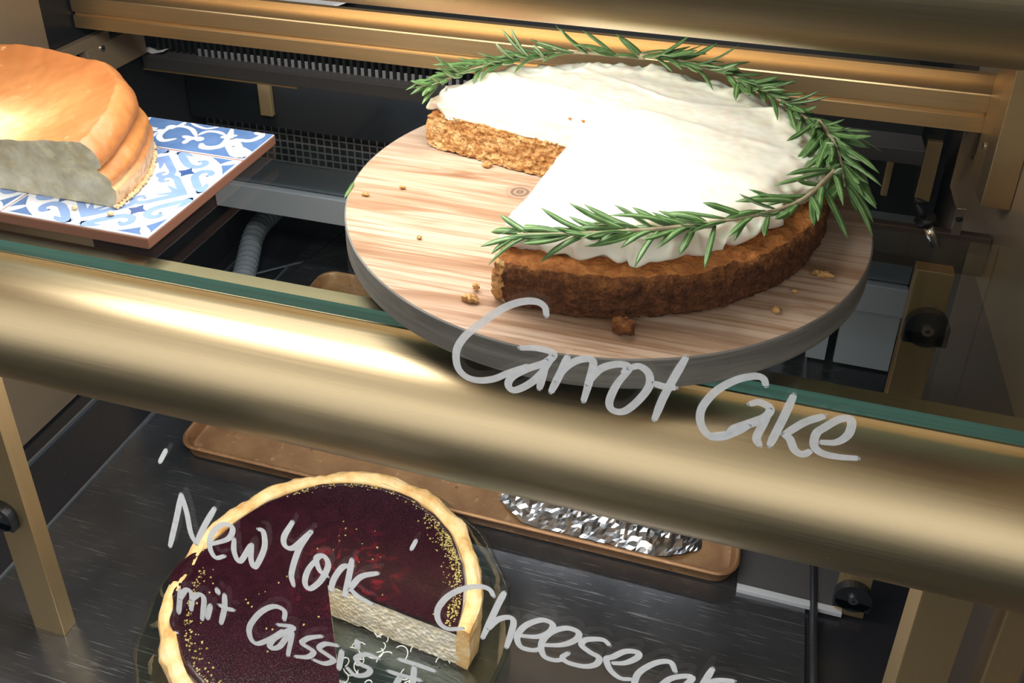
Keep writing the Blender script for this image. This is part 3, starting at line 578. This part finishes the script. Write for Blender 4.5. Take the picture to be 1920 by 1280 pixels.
# rosemary
def leafmat(name, a, b, r=0.45):
    t = NT(name); v = t.coord(); n1 = t.noise(v, 120.0, 2); t.set(Base_Color=t.ramp(n1, [(0.3, a), (0.7, b)]), Roughness=r, Specular_IOR_Level=0.45); return t.m
M['leaf'] = leafmat('rosemary_leaf', (0.045, 0.115, 0.028), (0.110, 0.220, 0.062)); M['leafmid'] = leafmat('rosemary_leaf_groove', (0.17, 0.28, 0.10), (0.27, 0.38, 0.17)); M['leafunder'] = leafmat('rosemary_leaf_underside', (0.26, 0.36, 0.20), (0.38, 0.47, 0.29), 0.6)
M['stem'] = leafmat('rosemary_stem', (0.27, 0.20, 0.13), (0.42, 0.37, 0.22), 0.7)
def leaf(bm, base, d, up, L, w, curl):
    d = d.normalized(); side = d.cross(up).normalized(); up = side.cross(d)
    rows = []
    for i in range(8):
        s = i / 7; k = max(0.12, min(1, 0.45 + 2.2 * s, (1.02 - s) * 4.2)); p = base + d * (L * s) + up * (curl * L * s * s)
        h = w * 0.5 * k
        rows.append([p - side * h, p - side * h * 0.80 + up * h * 0.50, p - side * h * 0.22 + up * h * 0.42, p + side * h * 0.22 + up * h * 0.42, p + side * h * 0.80 + up * h * 0.50, p + side * h, p + side * h * 0.7 - up * h * 0.35, p - side * h * 0.7 - up * h * 0.35])
    V = [[bm.verts.new(q) for q in r] for r in rows]
    mats = (0, 0, 1, 0, 0, 2, 2, 2)
    for i in range(7):
        for k in range(8):
            bm.faces.new((V[i][k], V[i][(k + 1) % 8], V[i + 1][(k + 1) % 8], V[i + 1][k])).material_index = mats[k]
    bm.faces.new(V[0]).material_index = 2; bm.faces.new(V[-1]).material_index = 0
def sprig(pts, label, nn, Lmax, seed, droop=0.0, spread=1.0):
    rnd = random.Random(seed); P = smooth_path(pts, 60)
    th = thing('rosemary_sprig', label, 'herb sprig', P[0], 'rosemary sprigs around the carrot cake')
    bm = BM(); tube(bm, P, lambda s: 0.0019 * (1 - 0.6 * s), 8); obj('stem', bm, M['stem'], th)
    bm = BM()
    for k in range(nn):
        s = 0.02 + 0.98 * (k / (nn - 1)) ** 0.9
        i = min(59, int(s * 60)); p = P[i]; tn = (P[min(60, i + 2)] - P[max(0, i - 2)]).normalized()
        sd = tn.cross(Vector((0, 0, 1))).normalized(); up = Vector((0, 0, 1))
        for sg in (-1, 1, -1, 1):
            if rnd.random() < 0.22: continue
            a = rnd.uniform(-0.2, 1.35); L = Lmax * 1.32 * rnd.uniform(0.55, 1.12) * (1 - 0.28 * s)
            fw = rnd.uniform(0.5, 1.7) + 0.9 * s
            d = tn * fw + sd * sg * math.cos(a) * spread * rnd.uniform(0.7, 1.2) + up * (math.sin(a) * 0.75 - droop * rnd.random())
            q = p + sd * sg * 0.0013 + tn * rnd.uniform(-0.003, 0.003)
            leaf(bm, q, d, (up + sd * sg * rnd.uniform(-0.6, 0.5)).normalized(), L, rnd.uniform(0.0031, 0.0048), rnd.uniform(-0.38, 0.30))
    obj('leaves', bm, [M['leaf'], M['leafmid'], M['leafunder']], th)
ZR = 0.0725
sprig([(0.004, 0.1345, ZR), (-0.050, 0.1245, ZR + 0.002), (-0.085, 0.1050, ZR + 0.001), (-0.108, 0.0860, ZR)], 'rosemary sprig at the back left rim of the carrot cake, pointing left', 11, 0.028, 1)
sprig([(-0.070, 0.1120, ZR), (-0.100, 0.0880, ZR + 0.001), (-0.122, 0.0600, ZR), (-0.136, 0.0330, ZR - 0.001)], 'leftmost rosemary sprig, ending over the cut face of the carrot cake', 12, 0.026, 2)
sprig([(0.000, 0.1340, ZR + 0.002), (0.035, 0.1260, ZR + 0.003), (0.070, 0.1120, ZR + 0.002), (0.098, 0.0930, ZR)], 'rosemary sprig at the back right rim of the carrot cake, pointing right', 12, 0.027, 3)
sprig([(0.075, 0.1080, ZR), (0.105, 0.0810, ZR + 0.001), (0.128, 0.0470, ZR), (0.142, 0.0120, ZR - 0.001)], 'rosemary sprig on the right rim of the carrot cake, beside the brass rail', 13, 0.026, 4, 0.2)
sprig([(0.1335, 0.0420, ZR + 0.003), (0.1415, 0.0180, ZR + 0.002), (0.1465, -0.0080, ZR - 0.001), (0.1490, -0.0300, ZR - 0.006)], 'bushy rosemary tip hanging over the right edge of the carrot cake', 13, 0.032, 5, 0.75, 1.1)
sprig([(0.143, -0.0200, ZR - 0.002), (0.124, -0.0620, ZR - 0.003), (0.098, -0.0880, ZR - 0.003), (0.066, -0.1080, ZR - 0.003)], 'rosemary sprig with a bare pale stem at the front right of the carrot cake', 10, 0.028, 6, 0.35)
sprig([(0.078, -0.1020, ZR - 0.004), (0.045, -0.1200, ZR - 0.003), (0.010, -0.1330, ZR - 0.004), (-0.022, -0.1400, ZR - 0.006)], 'rosemary sprig along the front rim of the carrot cake, its tip at the cut', 13, 0.029, 7, 0.35)
bm = BM(); leaf(bm, Vector((-0.1698, -0.0353, 0.0212)), Vector((0.0037, -0.019, 0)), Vector((0.7, 0.2, 0.7)), 0.0195, 0.0024, -0.12)
tag(obj('rosemary_leaf', bm, [M['leaf'], M['leafmid'], M['leafunder']]), 'single green rosemary leaf at the left rim of the round board', 'leaf')

# ---------------------------------------------------------------- blue and white tile with the baked cake
M['terracotta'] = plain('terracotta', (0.25, 0.105, 0.062), 0.8)
t = NT('white_glaze'); v = t.coord(); n1 = t.noise(v, 30.0, 3); t.set(Base_Color=t.ramp(n1, [(0.3, (0.60, 0.62, 0.66)), (0.7, (0.66, 0.68, 0.71))]), Roughness=0.22); M['glaze'] = t.m
def blue(name, a, b):
    t = NT(name); v = t.coord(); n1 = t.noise(v, 55.0, 3); t.set(Base_Color=t.ramp(n1, [(0.3, a), (0.7, b)]), Roughness=0.25); return t.m
M['blue_l'] = blue('light_blue_glaze', (0.17, 0.265, 0.50), (0.225, 0.335, 0.57)); M['blue_d'] = blue('dark_blue_glaze', (0.035, 0.075, 0.21), (0.06, 0.115, 0.27)); M['blue_m'] = blue('mid_blue_glaze', (0.075, 0.15, 0.32), (0.115, 0.20, 0.39))
TMAT = [M['glaze'], M['blue_l'], M['blue_d'], M['blue_m']]
tl = thing('tile_board', 'blue and white patterned tile board with terracotta edge, at left on the glass shelf', 'tile', (-0.43, -0.04, 0.0004))
bm = BM(); box(bm, -0.585, -0.2745, -0.1245, 0.0412, 0.0004, 0.0088, 0.0012); obj('terracotta_base', bm, M['terracotta'], tl, False)
ZT = 0.0094
def rosette_tile(x0, y0, w):
    bm = BM(); box(bm, x0, x0 + w, y0, y0 + w, 0.0080, ZT, 0.0005)
    cnt = [0]
    def put(pts, wd, mat, op, taper=(0.4, 0.4), cap=True):
        cnt[0] += 1; z = ZT + 0.00003 + 0.000004 * cnt[0]
        q = [op(*p) for p in pts]
        ribbon(bm, [(x0 + a * w, y0 + b * w) for a, b in q], (lambda s: wd(s) * w) if callable(wd) else wd * w, lambda p: Vector((p.x, p.y, z + 0.000003 * p.z)), mat, taper=taper, cap=cap)
    def poly(pts, mat, op):
        cnt[0] += 1; z = ZT + 0.00003 + 0.000004 * cnt[0]
        q = [op(*p) for p in pts]
        bm.faces.new([bm.verts.new((x0 + a * w, y0 + b * w, z)) for a, b in q]).material_index = mat
    rots = [lambda u, v: (u, v), lambda u, v: (1 - v, u), lambda u, v: (1 - u, 1 - v), lambda u, v: (v, 1 - u)]
    for R in rots:
        for mir in (False, True):
            op = (lambda u, v, R=R: R(1 - v, 1 - u)) if mir else (lambda u, v, R=R: R(u, v))
            # scroll outside the diamond, curling towards the corner (1,0)
            put([(0.545, 0.020), (0.60, 0.070), (0.66, 0.125), (0.715, 0.165), (0.775, 0.165), (0.800, 0.120), (0.775, 0.085), (0.745, 0.095)], lambda s: 0.056 - 0.015 * s, 1, op, (0.35, 0.6))
            put([(0.555, 0.030), (0.62, 0.028), (0.66, 0.045)], lambda s: 0.05 * (1 - s) + 0.012, 1, op, (1, 0.4))
        for mir in (False, True):
            op = (lambda u, v, R=R: R(1 - u, v)) if mir else (lambda u, v, R=R: R(u, v))
            # palmette inside the diamond at the vertex (0.5,0)
            put([(0.5, 0.105), (0.545, 0.150), (0.60, 0.205), (0.66, 0.265), (0.675, 0.325), (0.635, 0.350), (0.600, 0.325), (0.615, 0.295)], lambda s: 0.050 - 0.015 * s, 1, op, (0.9, 0.6))
            put([(0.5, 0.150), (0.530, 0.20), (0.560, 0.255)], lambda s: 0.045 - 0.03 * s, 1, op, (1, 0.4))
        poly([(0.5, 0.075), (0.555, 0.13), (0.535, 0.185), (0.5, 0.165), (0.465, 0.185), (0.445, 0.13)], 1, R)
        # corner: dark blue triangle with a white leaf, and the small dark star on the diamond edge
        poly([(0.985, 0.015), (0.985, 0.215), (0.945, 0.150), (0.905, 0.095), (0.850, 0.055), (0.785, 0.015)], 3, R)
        put([(0.985, 0.015), (0.945, 0.055), (0.890, 0.110)], lambda s: 0.050 * math.sin(math.pi * (0.12 + 0.85 * s)) + 0.004, 0, R, (0.3, 0.2))
        cx, cy = 0.75, 0.25; st = []
        for k in range(8):
            a = math.pi / 4 * k; r = 0.062 if k % 2 == 0 else 0.034
            st.append((cx + r * math.cos(a + 0.0), cy + r * math.sin(a + 0.0)))
        poly(st, 2, R)
    obj('glazed_tile', bm, TMAT, tl, False)
rosette_tile(-0.3905, -0.1238, 0.1157); rosette_tile(-0.5075, -0.1238, 0.1157)
bm = BM(); box(bm, -0.5845, -0.5088, -0.1238, -0.0081, 0.0080, ZT, 0.0005); obj('glazed_tile', bm, TMAT, tl, False)
bm = BM(); box(bm, -0.3905, -0.2748, -0.0062, 0.0406, 0.0080, ZT, 0.0005)
for f in bm.faces:
    f.normal_update(); f.material_index = 3 if f.normal.z > 0.9 and f.calc_area() > 1e-3 else 0
zz = 0
for pts, wd in FLEUR:
    if all(p[1] > 0.0396 or p[1] < -0.006 for p in pts): continue
    zz += 1; cl = [(min(-0.2760, max(-0.3895, a)), min(0.0398, max(-0.0054, b))) for a, b in pts]
    ribbon(bm, cl, min(wd, 0.0075) * 1.7, lambda p: Vector((min(-0.2753, max(-0.390, p.x)), min(0.0402, max(-0.0058, p.y)), ZT + 0.00003 + 0.000004 * zz)), 0, taper=(0.45, 0.45))
for c, r in (((-0.3615, 0.0281), 0.0042), ((-0.3265, 0.0150), 0.0035)):
    bm.faces.new([bm.verts.new((c[0] + r * math.cos(a * 0.349), c[1] + r * math.sin(a * 0.349), ZT + 0.00012)) for a in range(18)]).material_index = 0
obj('glazed_tile', bm, TMAT, tl, False)
bm = BM(); box(bm, -0.5845, -0.3918, -0.0062, 0.0406, 0.0080, ZT, 0.0005); obj('glazed_tile', bm, TMAT, tl, False)

def split(o, a=48):
    md = o.modifiers.new('split', 'EDGE_SPLIT'); md.split_angle = math.radians(a); return o
BC = (-0.446, -0.0975)
t = NT('baked_top'); v = t.coord(); x = t.sep(v)
r = t.math('SQRT', t.math('ADD', t.math('POWER', x['X'], 2.0), t.math('POWER', t.math('MULTIPLY', x['Y'], 1.15), 2.0)))
n1 = t.noise(v, 26.0, 4, 0.6); n2 = t.noise(t.coord((1, 1, 1)), 70.0, 3, 0.6)
rr = t.math('ADD', r, t.math('MULTIPLY', t.math('SUBTRACT', n1, 0.5), 0.05))
c = t.ramp(rr, [(0.025, (0.80, 0.66, 0.42)), (0.050, (0.60, 0.36, 0.15)), (0.076, (0.48, 0.20, 0.066)), (0.115, (0.36, 0.125, 0.036))])
c = t.mix(t.ramp(n2, [(0.66, 0.0), (0.74, 0.7)]), c, (0.68, 0.45, 0.25))
t.set(Base_Color=c, Roughness=0.38, Specular_IOR_Level=0.4); t.bump(n1, 0.25, 0.003); M['baketop'] = t.m
t = NT('baked_side'); v = t.coord(); x = t.sep(v); n1 = t.noise(v, 45.0, 4, 0.6); n2 = t.noise(v, 160.0, 3)
zz_ = t.math('ADD', x['Z'], t.math('MULTIPLY', t.math('SUBTRACT', n1, 0.5), 0.010))
c = t.ramp(zz_, [(0.000, (0.70, 0.46, 0.24)), (0.014, (0.74, 0.47, 0.23)), (0.018, (0.42, 0.16, 0.05)), (0.022, (0.45, 0.17, 0.042)), (0.032, (0.48, 0.20, 0.052)), (0.036, (0.36, 0.12, 0.035)), (0.040, (0.42, 0.155, 0.04)), (0.052, (0.43, 0.16, 0.045)), (0.060, (0.42, 0.155, 0.044))])
c = t.mix(t.ramp(n2, [(0.35, 0.5), (0.5, 0.0)]), c, (0.33, 0.12, 0.04))
t.set(Base_Color=c, Roughness=0.5); t.bump(n2, 0.3, 0.001); M['bakeside'] = t.m
t = NT('curd_filling'); v = t.coord(); n1 = t.noise(v, 60.0, 4, 0.6); vo = t.voro(v, 110.0)
t.set(Base_Color=t.ramp(n1, [(0.3, (0.42, 0.35, 0.20)), (0.5, (0.58, 0.51, 0.35)), (0.72, (0.74, 0.68, 0.50))]), Roughness=0.35, Specular_IOR_Level=0.5); t.bump(t.math('ADD', n1, t.math('MULTIPLY', vo, 0.5)), 0.5, 0.003); M['curd'] = t.m
bk = thing('baked_cheesecake', 'half of a tall golden baked cheesecake on the blue tile', 'cake', (BC[0], BC[1], 0.0096))
def Rb(th):
    return 0.1280 + 0.0012 * nv((math.cos(th) * 0.1, math.sin(th) * 0.1, 0), 40)
def top1(th):
    d = min(th, math.pi - th); return 0.0575 + 0.0135 * min(1, d / 0.75) ** 0.8
def topb(s, th):
    e = top1(th); k = s ** 2.6
    z = 0.0500 + (e - 0.0500) * k
    return z + 0.0012 * math.sin(math.pi * min(1, s)) * nv((math.cos(th) * s, math.sin(th) * s, 2), 5)
def bk_disp(p):
    q = Vector((p.x - BC[0], p.y - BC[1], p.z)); k = min(1, max(0, (q.z - 0.012) / 0.02))
    r = q.to_2d().length; e = min(1, max(0, (r - 0.085) / 0.03))
    q.z += 0.0; zf = k * max(0, 1 - q.z / 0.075)
    p0 = Vector((0, 0, 0.0085 * zf * noise.noise(Vector((q.x * 14, q.y * 14, 4)))))
    return p0 + nvec(q, 17) * (0.0042 * k * (0.15 + e)) + nvec(q, 42) * (0.0014 * k * (0.2 + e)) + nvec(q, 120) * 0.0006 + nvec(q, 300) * 0.0002
bm = BM()
cake_body(bm, BC, BC, Rb, topb, 0.0098, 0, 180, 170, 84,
          dens([(0.995, 0.0), (1.010, 0.15), (1.012, 0.30), (0.992, 0.36), (0.995, 0.42), (0.985, 0.50), (0.945, 0.57), (0.925, 0.60), (0.950, 0.66), (0.955, 0.76), (0.935, 0.88), (0.900, 0.97), (0.870, 1.0)], 60), bk_disp, (0, 1, 2), True)
split(obj('cake_body', bm, [M['bakeside'], M['curd'], M['baketop']], bk))
bm = BM()
rnd = random.Random(17)
for k in range(130):
    a = math.pi * 0.66 * k / 129; r = 0.1288 + rnd.uniform(-0.0006, 0.0010); s_ = rnd.uniform(0.6, 1.35); crumb(bm, (BC[0] + r * math.cos(a), BC[1] + r * math.sin(a), 0.0105 + 0.0006 * s_), (0.0017 * s_, 0.0015 * s_, 0.0012 * s_), k, 0, 0.7)
obj('crust_edge', bm, M['pastry'], bk)

# ---------------------------------------------------------------- lower level: purple cheesecake on its glass plate
LC = (-0.197, -0.089); LV = (-0.1985, -0.082); a0, a1 = -2.5, 303.0
t = NT('plate_glass'); t.n.remove(t.b)
tr = t.node('BsdfTransparent'); tr.inputs[0].default_value = (0.86, 0.93, 0.90, 1); gl = t.node('BsdfGlossy'); gl.inputs['Roughness'].default_value = 0.04
v = t.coord((40, 40, 40)); lw = t.node('LayerWeight'); lw.inputs['Blend'].default_value = 0.35
f = t.math('ADD', t.math('MULTIPLY', lw.outputs['Facing'], 0.45), 0.05)
mx = t.node('MixShader'); t.l.new(f, mx.inputs[0]); t.l.new(tr.outputs[0], mx.inputs[1]); t.l.new(gl.outputs[0], mx.inputs[2]); t.l.new(mx.outputs[0], t.out.inputs[0]); M['plateglass'] = t.m
PZ = FL + 0.0004
pl = thing('glass_plate', 'clear round glass cake plate under the purple cheesecake', 'plate', (LC[0], LC[1], PZ))
bm = BM(); lathe(bm, [(0.0, 0.0020), (0.085, 0.0020), (0.088, 0.0), (0.096, 0.0), (0.100, 0.0020), (0.138, 0.0032), (0.1500, 0.0115), (0.1530, 0.0125), (0.1545, 0.0140), (0.1500, 0.0150), (0.1370, 0.0066), (0.10, 0.0056), (0.0, 0.0056)], (LC[0], LC[1], PZ), 110)
for v in bm.verts:
    d = v.co - Vector((LC[0], LC[1], PZ)); r = d.to_2d().length
    if r > 0.137: v.co += Vector((d.x, d.y, 0)).normalized() * 0.0012 * math.sin(16 * math.atan2(d.y, d.x))
obj('dish', bm, M['plateglass'], pl)
bm = BM(); rnd = random.Random(5)
for k in range(34):
    a = math.radians(rnd.uniform(-75, 2)); r = rnd.uniform(0.03, 0.115); cx = LC[0] + r * math.cos(a); cy = LC[1] + r * math.sin(a)
    p0 = rnd.uniform(0, 6.28); L = rnd.uniform(0.008, 0.016); cu = rnd.choice((-1, 1)) * rnd.uniform(150, 420)
    P = []; h = p0; q = Vector((cx, cy, PZ + 0.0058))
    for i in range(14): P.append(q.copy()); h += cu * L / 14 * (0.4 + i / 9); q += Vector((math.cos(h), math.sin(h), 0)) * L / 14 * 1.6
    tube(bm, P, 0.00055, 5)
o = obj('relief_pattern', bm, plain('moulded_glass', (0.60, 0.62, 0.58), 0.12, 0.0, Specular_IOR_Level=0.9), pl); o['label'] = 'raised curling pattern moulded in the glass'
t = NT('cream_cut'); v = t.coord(); n1 = t.noise(v, 130.0, 4, 0.6); vo = t.voro(v, 260.0)
t.set(Base_Color=t.ramp(n1, [(0.3, (0.84, 0.72, 0.50)), (0.6, (0.95, 0.89, 0.74))]), Roughness=0.6); t.bump(t.math('ADD', n1, vo), 0.7, 0.002); M['creamcut'] = t.m
t = NT('golden_crust'); v = t.coord(); n1 = t.noise(v, 50.0, 4, 0.65); n2 = t.noise(v, 260.0, 3)
t.set(Base_Color=t.ramp(n1, [(0.3, (0.60, 0.31, 0.09)), (0.5, (0.82, 0.54, 0.23)), (0.75, (0.90, 0.70, 0.42))]), Roughness=0.6); t.bump(n2, 0.5, 0.0012); M['golden'] = t.m
t = NT('cassis_glaze'); v = t.coord(); x = t.node('VectorMath', operation='DISTANCE'); t.l.new(v, x.inputs[0]); x.inputs[1].default_value = (0.012, 0.020, 0.043)
n1 = t.noise(v, 60.0, 4, 0.65, 1.0)
red_glint = t.math('MULTIPLY', t.ramp(x.outputs['Value'], [(0.010, 1.0), (0.050, 0.0)]), t.ramp(n1, [(0.52, 0.0), (0.66, 1.0)]))  # red glint painted into the glaze colour around one spot
n2 = t.noise(v, 900.0, 2)
t.set(Base_Color=t.mix(red_glint, t.ramp(n1, [(0.3, (0.014, 0.002, 0.005)), (0.7, (0.028, 0.004, 0.010))]), (0.24, 0.008, 0.016)), Roughness=t.ramp(n2, [(0.4, 0.12), (0.7, 0.34)]), Specular_IOR_Level=0.5); t.bump(n2, 0.06, 0.0004); M['cassis'] = t.m
CZ = PZ + 0.0058
cc = thing('cassis_cheesecake', 'round cheesecake with dark purple cassis glaze and one slice missing, on the glass plate', 'cake', (LC[0], LC[1], CZ))
TOPZ = -0.3370
bm = BM()
cake_body(bm, LC, LV, lambda th: 0.1200, lambda s, th: TOPZ - 0.0046, CZ + 0.0002, a0, a1, 120, 70, lin([(1, 0), (1, 1)], 10), lambda p: nvec(p, 90) * 0.0007 + nvec(p, 260) * 0.0006, (0, 0, 0), True)
split(obj('filling', bm, M['creamcut'], cc))
def Rg(th):
    d = math.degrees(th) % 360; q = Vector((math.cos(th), math.sin(th), 0))
    return 0.1155 + 0.0022 * nv(q, 3.2) + 0.0012 * nv(q, 9) + 0.0150 * math.exp(-((d - 191) / 11) ** 2) + 0.0060 * math.exp(-((d - 212) / 6) ** 2)
bm = BM()
cake_body(bm, LC, LV, Rg, lambda s, th: TOPZ + 0.0006 + 0.0042 * min(1, max(0, (Rg(th) * s - 0.1165) / 0.004)) * (1 if Rg(th) > 0.119 else 0) - 0.0010 * max(0, (s - 0.985) / 0.015), TOPZ - 0.0036, a0 - 0.35, a1 + 0.35, 220, 50, lin([(1, 0), (1.0, 1)], 5), lambda p: nvec(p, 30) * 0.0002, (0, 0, 0), True)
split(obj('cassis_glaze', bm, M['cassis'], cc))
bm = BM(); rows = []; n = 230
lp = [(0.1165, CZ + 0.001), (0.1165, TOPZ - 0.001), (0.1172, TOPZ + 0.0006), (0.1205, TOPZ + 0.0028), (0.1250, TOPZ + 0.0030), (0.1290, TOPZ + 0.0008), (0.1305, TOPZ - 0.004), (0.1300, TOPZ - 0.016), (0.1285, CZ + 0.010), (0.1280, CZ + 0.0005), (0.1165, CZ + 0.001)]
lp = lin(lp, 4)
for i in range(n + 1):
    th = math.radians(a0 + (a1 - a0) * i / n); row = []
    for r, z in lp:
        p = Vector((LC[0] + r * math.cos(th), LC[1] + r * math.sin(th), z)); w = 1 if r > 0.1185 else 0.3
        row.append(p + nvec(p, 38) * 0.0027 * w + nvec(p, 130) * 0.0013 * w)
    rows.append(row)
V = gridmesh(bm, rows)
for r in (V[0], V[-1]): bm.faces.new(r[:-1])
bmesh.ops.remove_doubles(bm, verts=bm.verts, dist=1e-6)
split(obj('crust', bm, M['golden'], cc))
t = NT('pistachio'); v = t.coord(); n1 = t.noise(v, 300.0, 2); t.set(Base_Color=t.ramp(n1, [(0.35, (0.24, 0.21, 0.04)), (0.55, (0.45, 0.36, 0.12)), (0.7, (0.55, 0.42, 0.20))]), Roughness=0.7); M['pistachio'] = t.m
bm = BM(); rnd = random.Random(11)
def nut(x, y, z, r):
    b2 = bmesh.new(); bmesh.ops.create_icosphere(b2, subdivisions=1, radius=r); mp = {}
    for v in b2.verts: mp[v.index] = bm.verts.new(Vector((x, y, z)) + Vector((v.co.x * rnd.uniform(0.6, 1.5), v.co.y * rnd.uniform(0.6, 1.5), v.co.z * rnd.uniform(0.5, 1.0))))
    for f in b2.faces: bm.faces.new([mp[v.index] for v in f.verts])
    b2.free()
for lo, hi, k, r0, sp in ((-10, 62, 330, 0.1135, 0.006), (62, 135, 80, 0.1135, 0.0025), (185, 250, 130, 0.111, 0.0060), (20, 50, 120, 0.1125, 0.005), (0, 360, 46, 0.070, 0.032)):
    for i in range(k):
        a = math.radians(rnd.uniform(lo, hi)); r = r0 - abs(rnd.gauss(0, sp))
        d = math.degrees(a) % 360
        if 301 < d < 358.5 or r < 0.01: continue
        nut(LC[0] + r * math.cos(a), LC[1] + r * math.sin(a), TOPZ + 0.0008, rnd.uniform(0.0004, 0.0010))
tag(obj('pistachio_crumbs', bm, M['pistachio'], None, False), 'chopped pistachio crumbs sprinkled on the purple glaze near the rim', 'nuts', None, 'stuff')

# ---------------------------------------------------------------- brown tray with foil
t = NT('brown_tray'); v = t.coord(); n1 = t.noise(v, 14.0, 5, 0.65); n2 = t.noise(v, 85.0, 3, 0.6); vo = t.voro(v, 75.0)
c = t.ramp(n1, [(0.3, (0.20, 0.095, 0.040)), (0.55, (0.38, 0.205, 0.090)), (0.75, (0.50, 0.30, 0.14))])
c = t.mix(t.ramp(vo, [(0.05, 0.85), (0.14, 0.0)]), c, (0.05, 0.018, 0.010)); c = t.mix(t.ramp(n2, [(0.62, 0.0), (0.70, 0.5)]), c, (0.66, 0.42, 0.22))
t.set(Base_Color=c, Roughness=0.40, Metallic=0.30); t.bump(n2, 0.15, 0.0008); M['tray'] = t.m
def rrect(x0, x1, y0, y1, r, z, n=8):
    out = []
    for cx, cy, a in ((x1 - r, y1 - r, 0), (x0 + r, y1 - r, 90), (x0 + r, y0 + r, 180), (x1 - r, y0 + r, 270)):
        for k in range(n + 1):
            b = math.radians(a + 90 * k / n); out.append(Vector((cx + r * math.cos(b), cy + r * math.sin(b), z)))
    return out
bm = BM(); X0, X1, Y0, Y1 = -0.4375, 0.1325, 0.0455, 0.385
ZB = FL + 0.0012
rings = [rrect(X0 + i, X1 - i, Y0 + i, Y1 - i, max(0.004, 0.022 - i * 0.5), z) for i, z in ((0.007, ZB), (0.004, ZB + 0.001), (0.0016, ZB + 0.012), (0.0, ZB + 0.0135), (-0.0006, ZB + 0.0150), (0.0004, ZB + 0.0165), (0.0022, ZB + 0.0168), (0.0036, ZB + 0.0156), (0.0044, ZB + 0.0130), (0.0075, ZB + 0.0028), (0.0105, ZB + 0.0016))]
V = [[bm.verts.new(p) for p in r] for r in rings]
for a, b in zip(V, V[1:]):
    for k in range(len(a)): bm.faces.new((a[k], a[(k + 1) % len(a)], b[(k + 1) % len(b)], b[k]))
bm.faces.new(V[0]); bm.faces.new(V[-1])
o = obj('baking_tray', bm, M['tray']); tag(o, 'brown metal baking tray on the case floor behind the purple cheesecake', 'tray')
md = o.modifiers.new('split', 'EDGE_SPLIT'); md.split_angle = math.radians(50)
t = NT('aluminium_foil'); v = t.coord(); n1 = t.noise(v, 90.0, 3, 0.6)
t.set(Base_Color=(0.86, 0.87, 0.89), Metallic=1.0, Roughness=0.24); M['foil'] = t.m
bm = BM(); rows = []; rnd = random.Random(3); NX, NY = 58, 40
for i in range(NX + 1):
    row = []
    for j in range(NY + 1):
        u, w_ = i / NX, j / NY
        x = -0.098 + 0.196 * u; y0 = 0.0600 + 0.022 * max(0, (0.16 - u) / 0.16) + 0.020 * max(0, (u - 0.80) / 0.20) ** 1.5 + 0.002 * nv((u * 20, 0, 0), 1)
        y = y0 + (0.235 - y0) * w_
        p = Vector((x, y, 0)); h = abs(nv(p, 30)) * 0.015 + abs(nv(p + Vector((1, 2, 3)), 95)) * 0.0055
        e = min(1, min(u, 1 - u) * 9, w_ * 5 + 0.25)
        row.append(Vector((x + rnd.uniform(-0.0006, 0.0006), y + rnd.uniform(-0.0006, 0.0006), ZB + 0.0022 + (h + 0.003) * e)))
    rows.append(row)
gridmesh(bm, rows); tag(obj('foil_sheet', bm, M['foil'], None, False), 'crumpled silver foil sheet lying in the brown tray', 'foil')
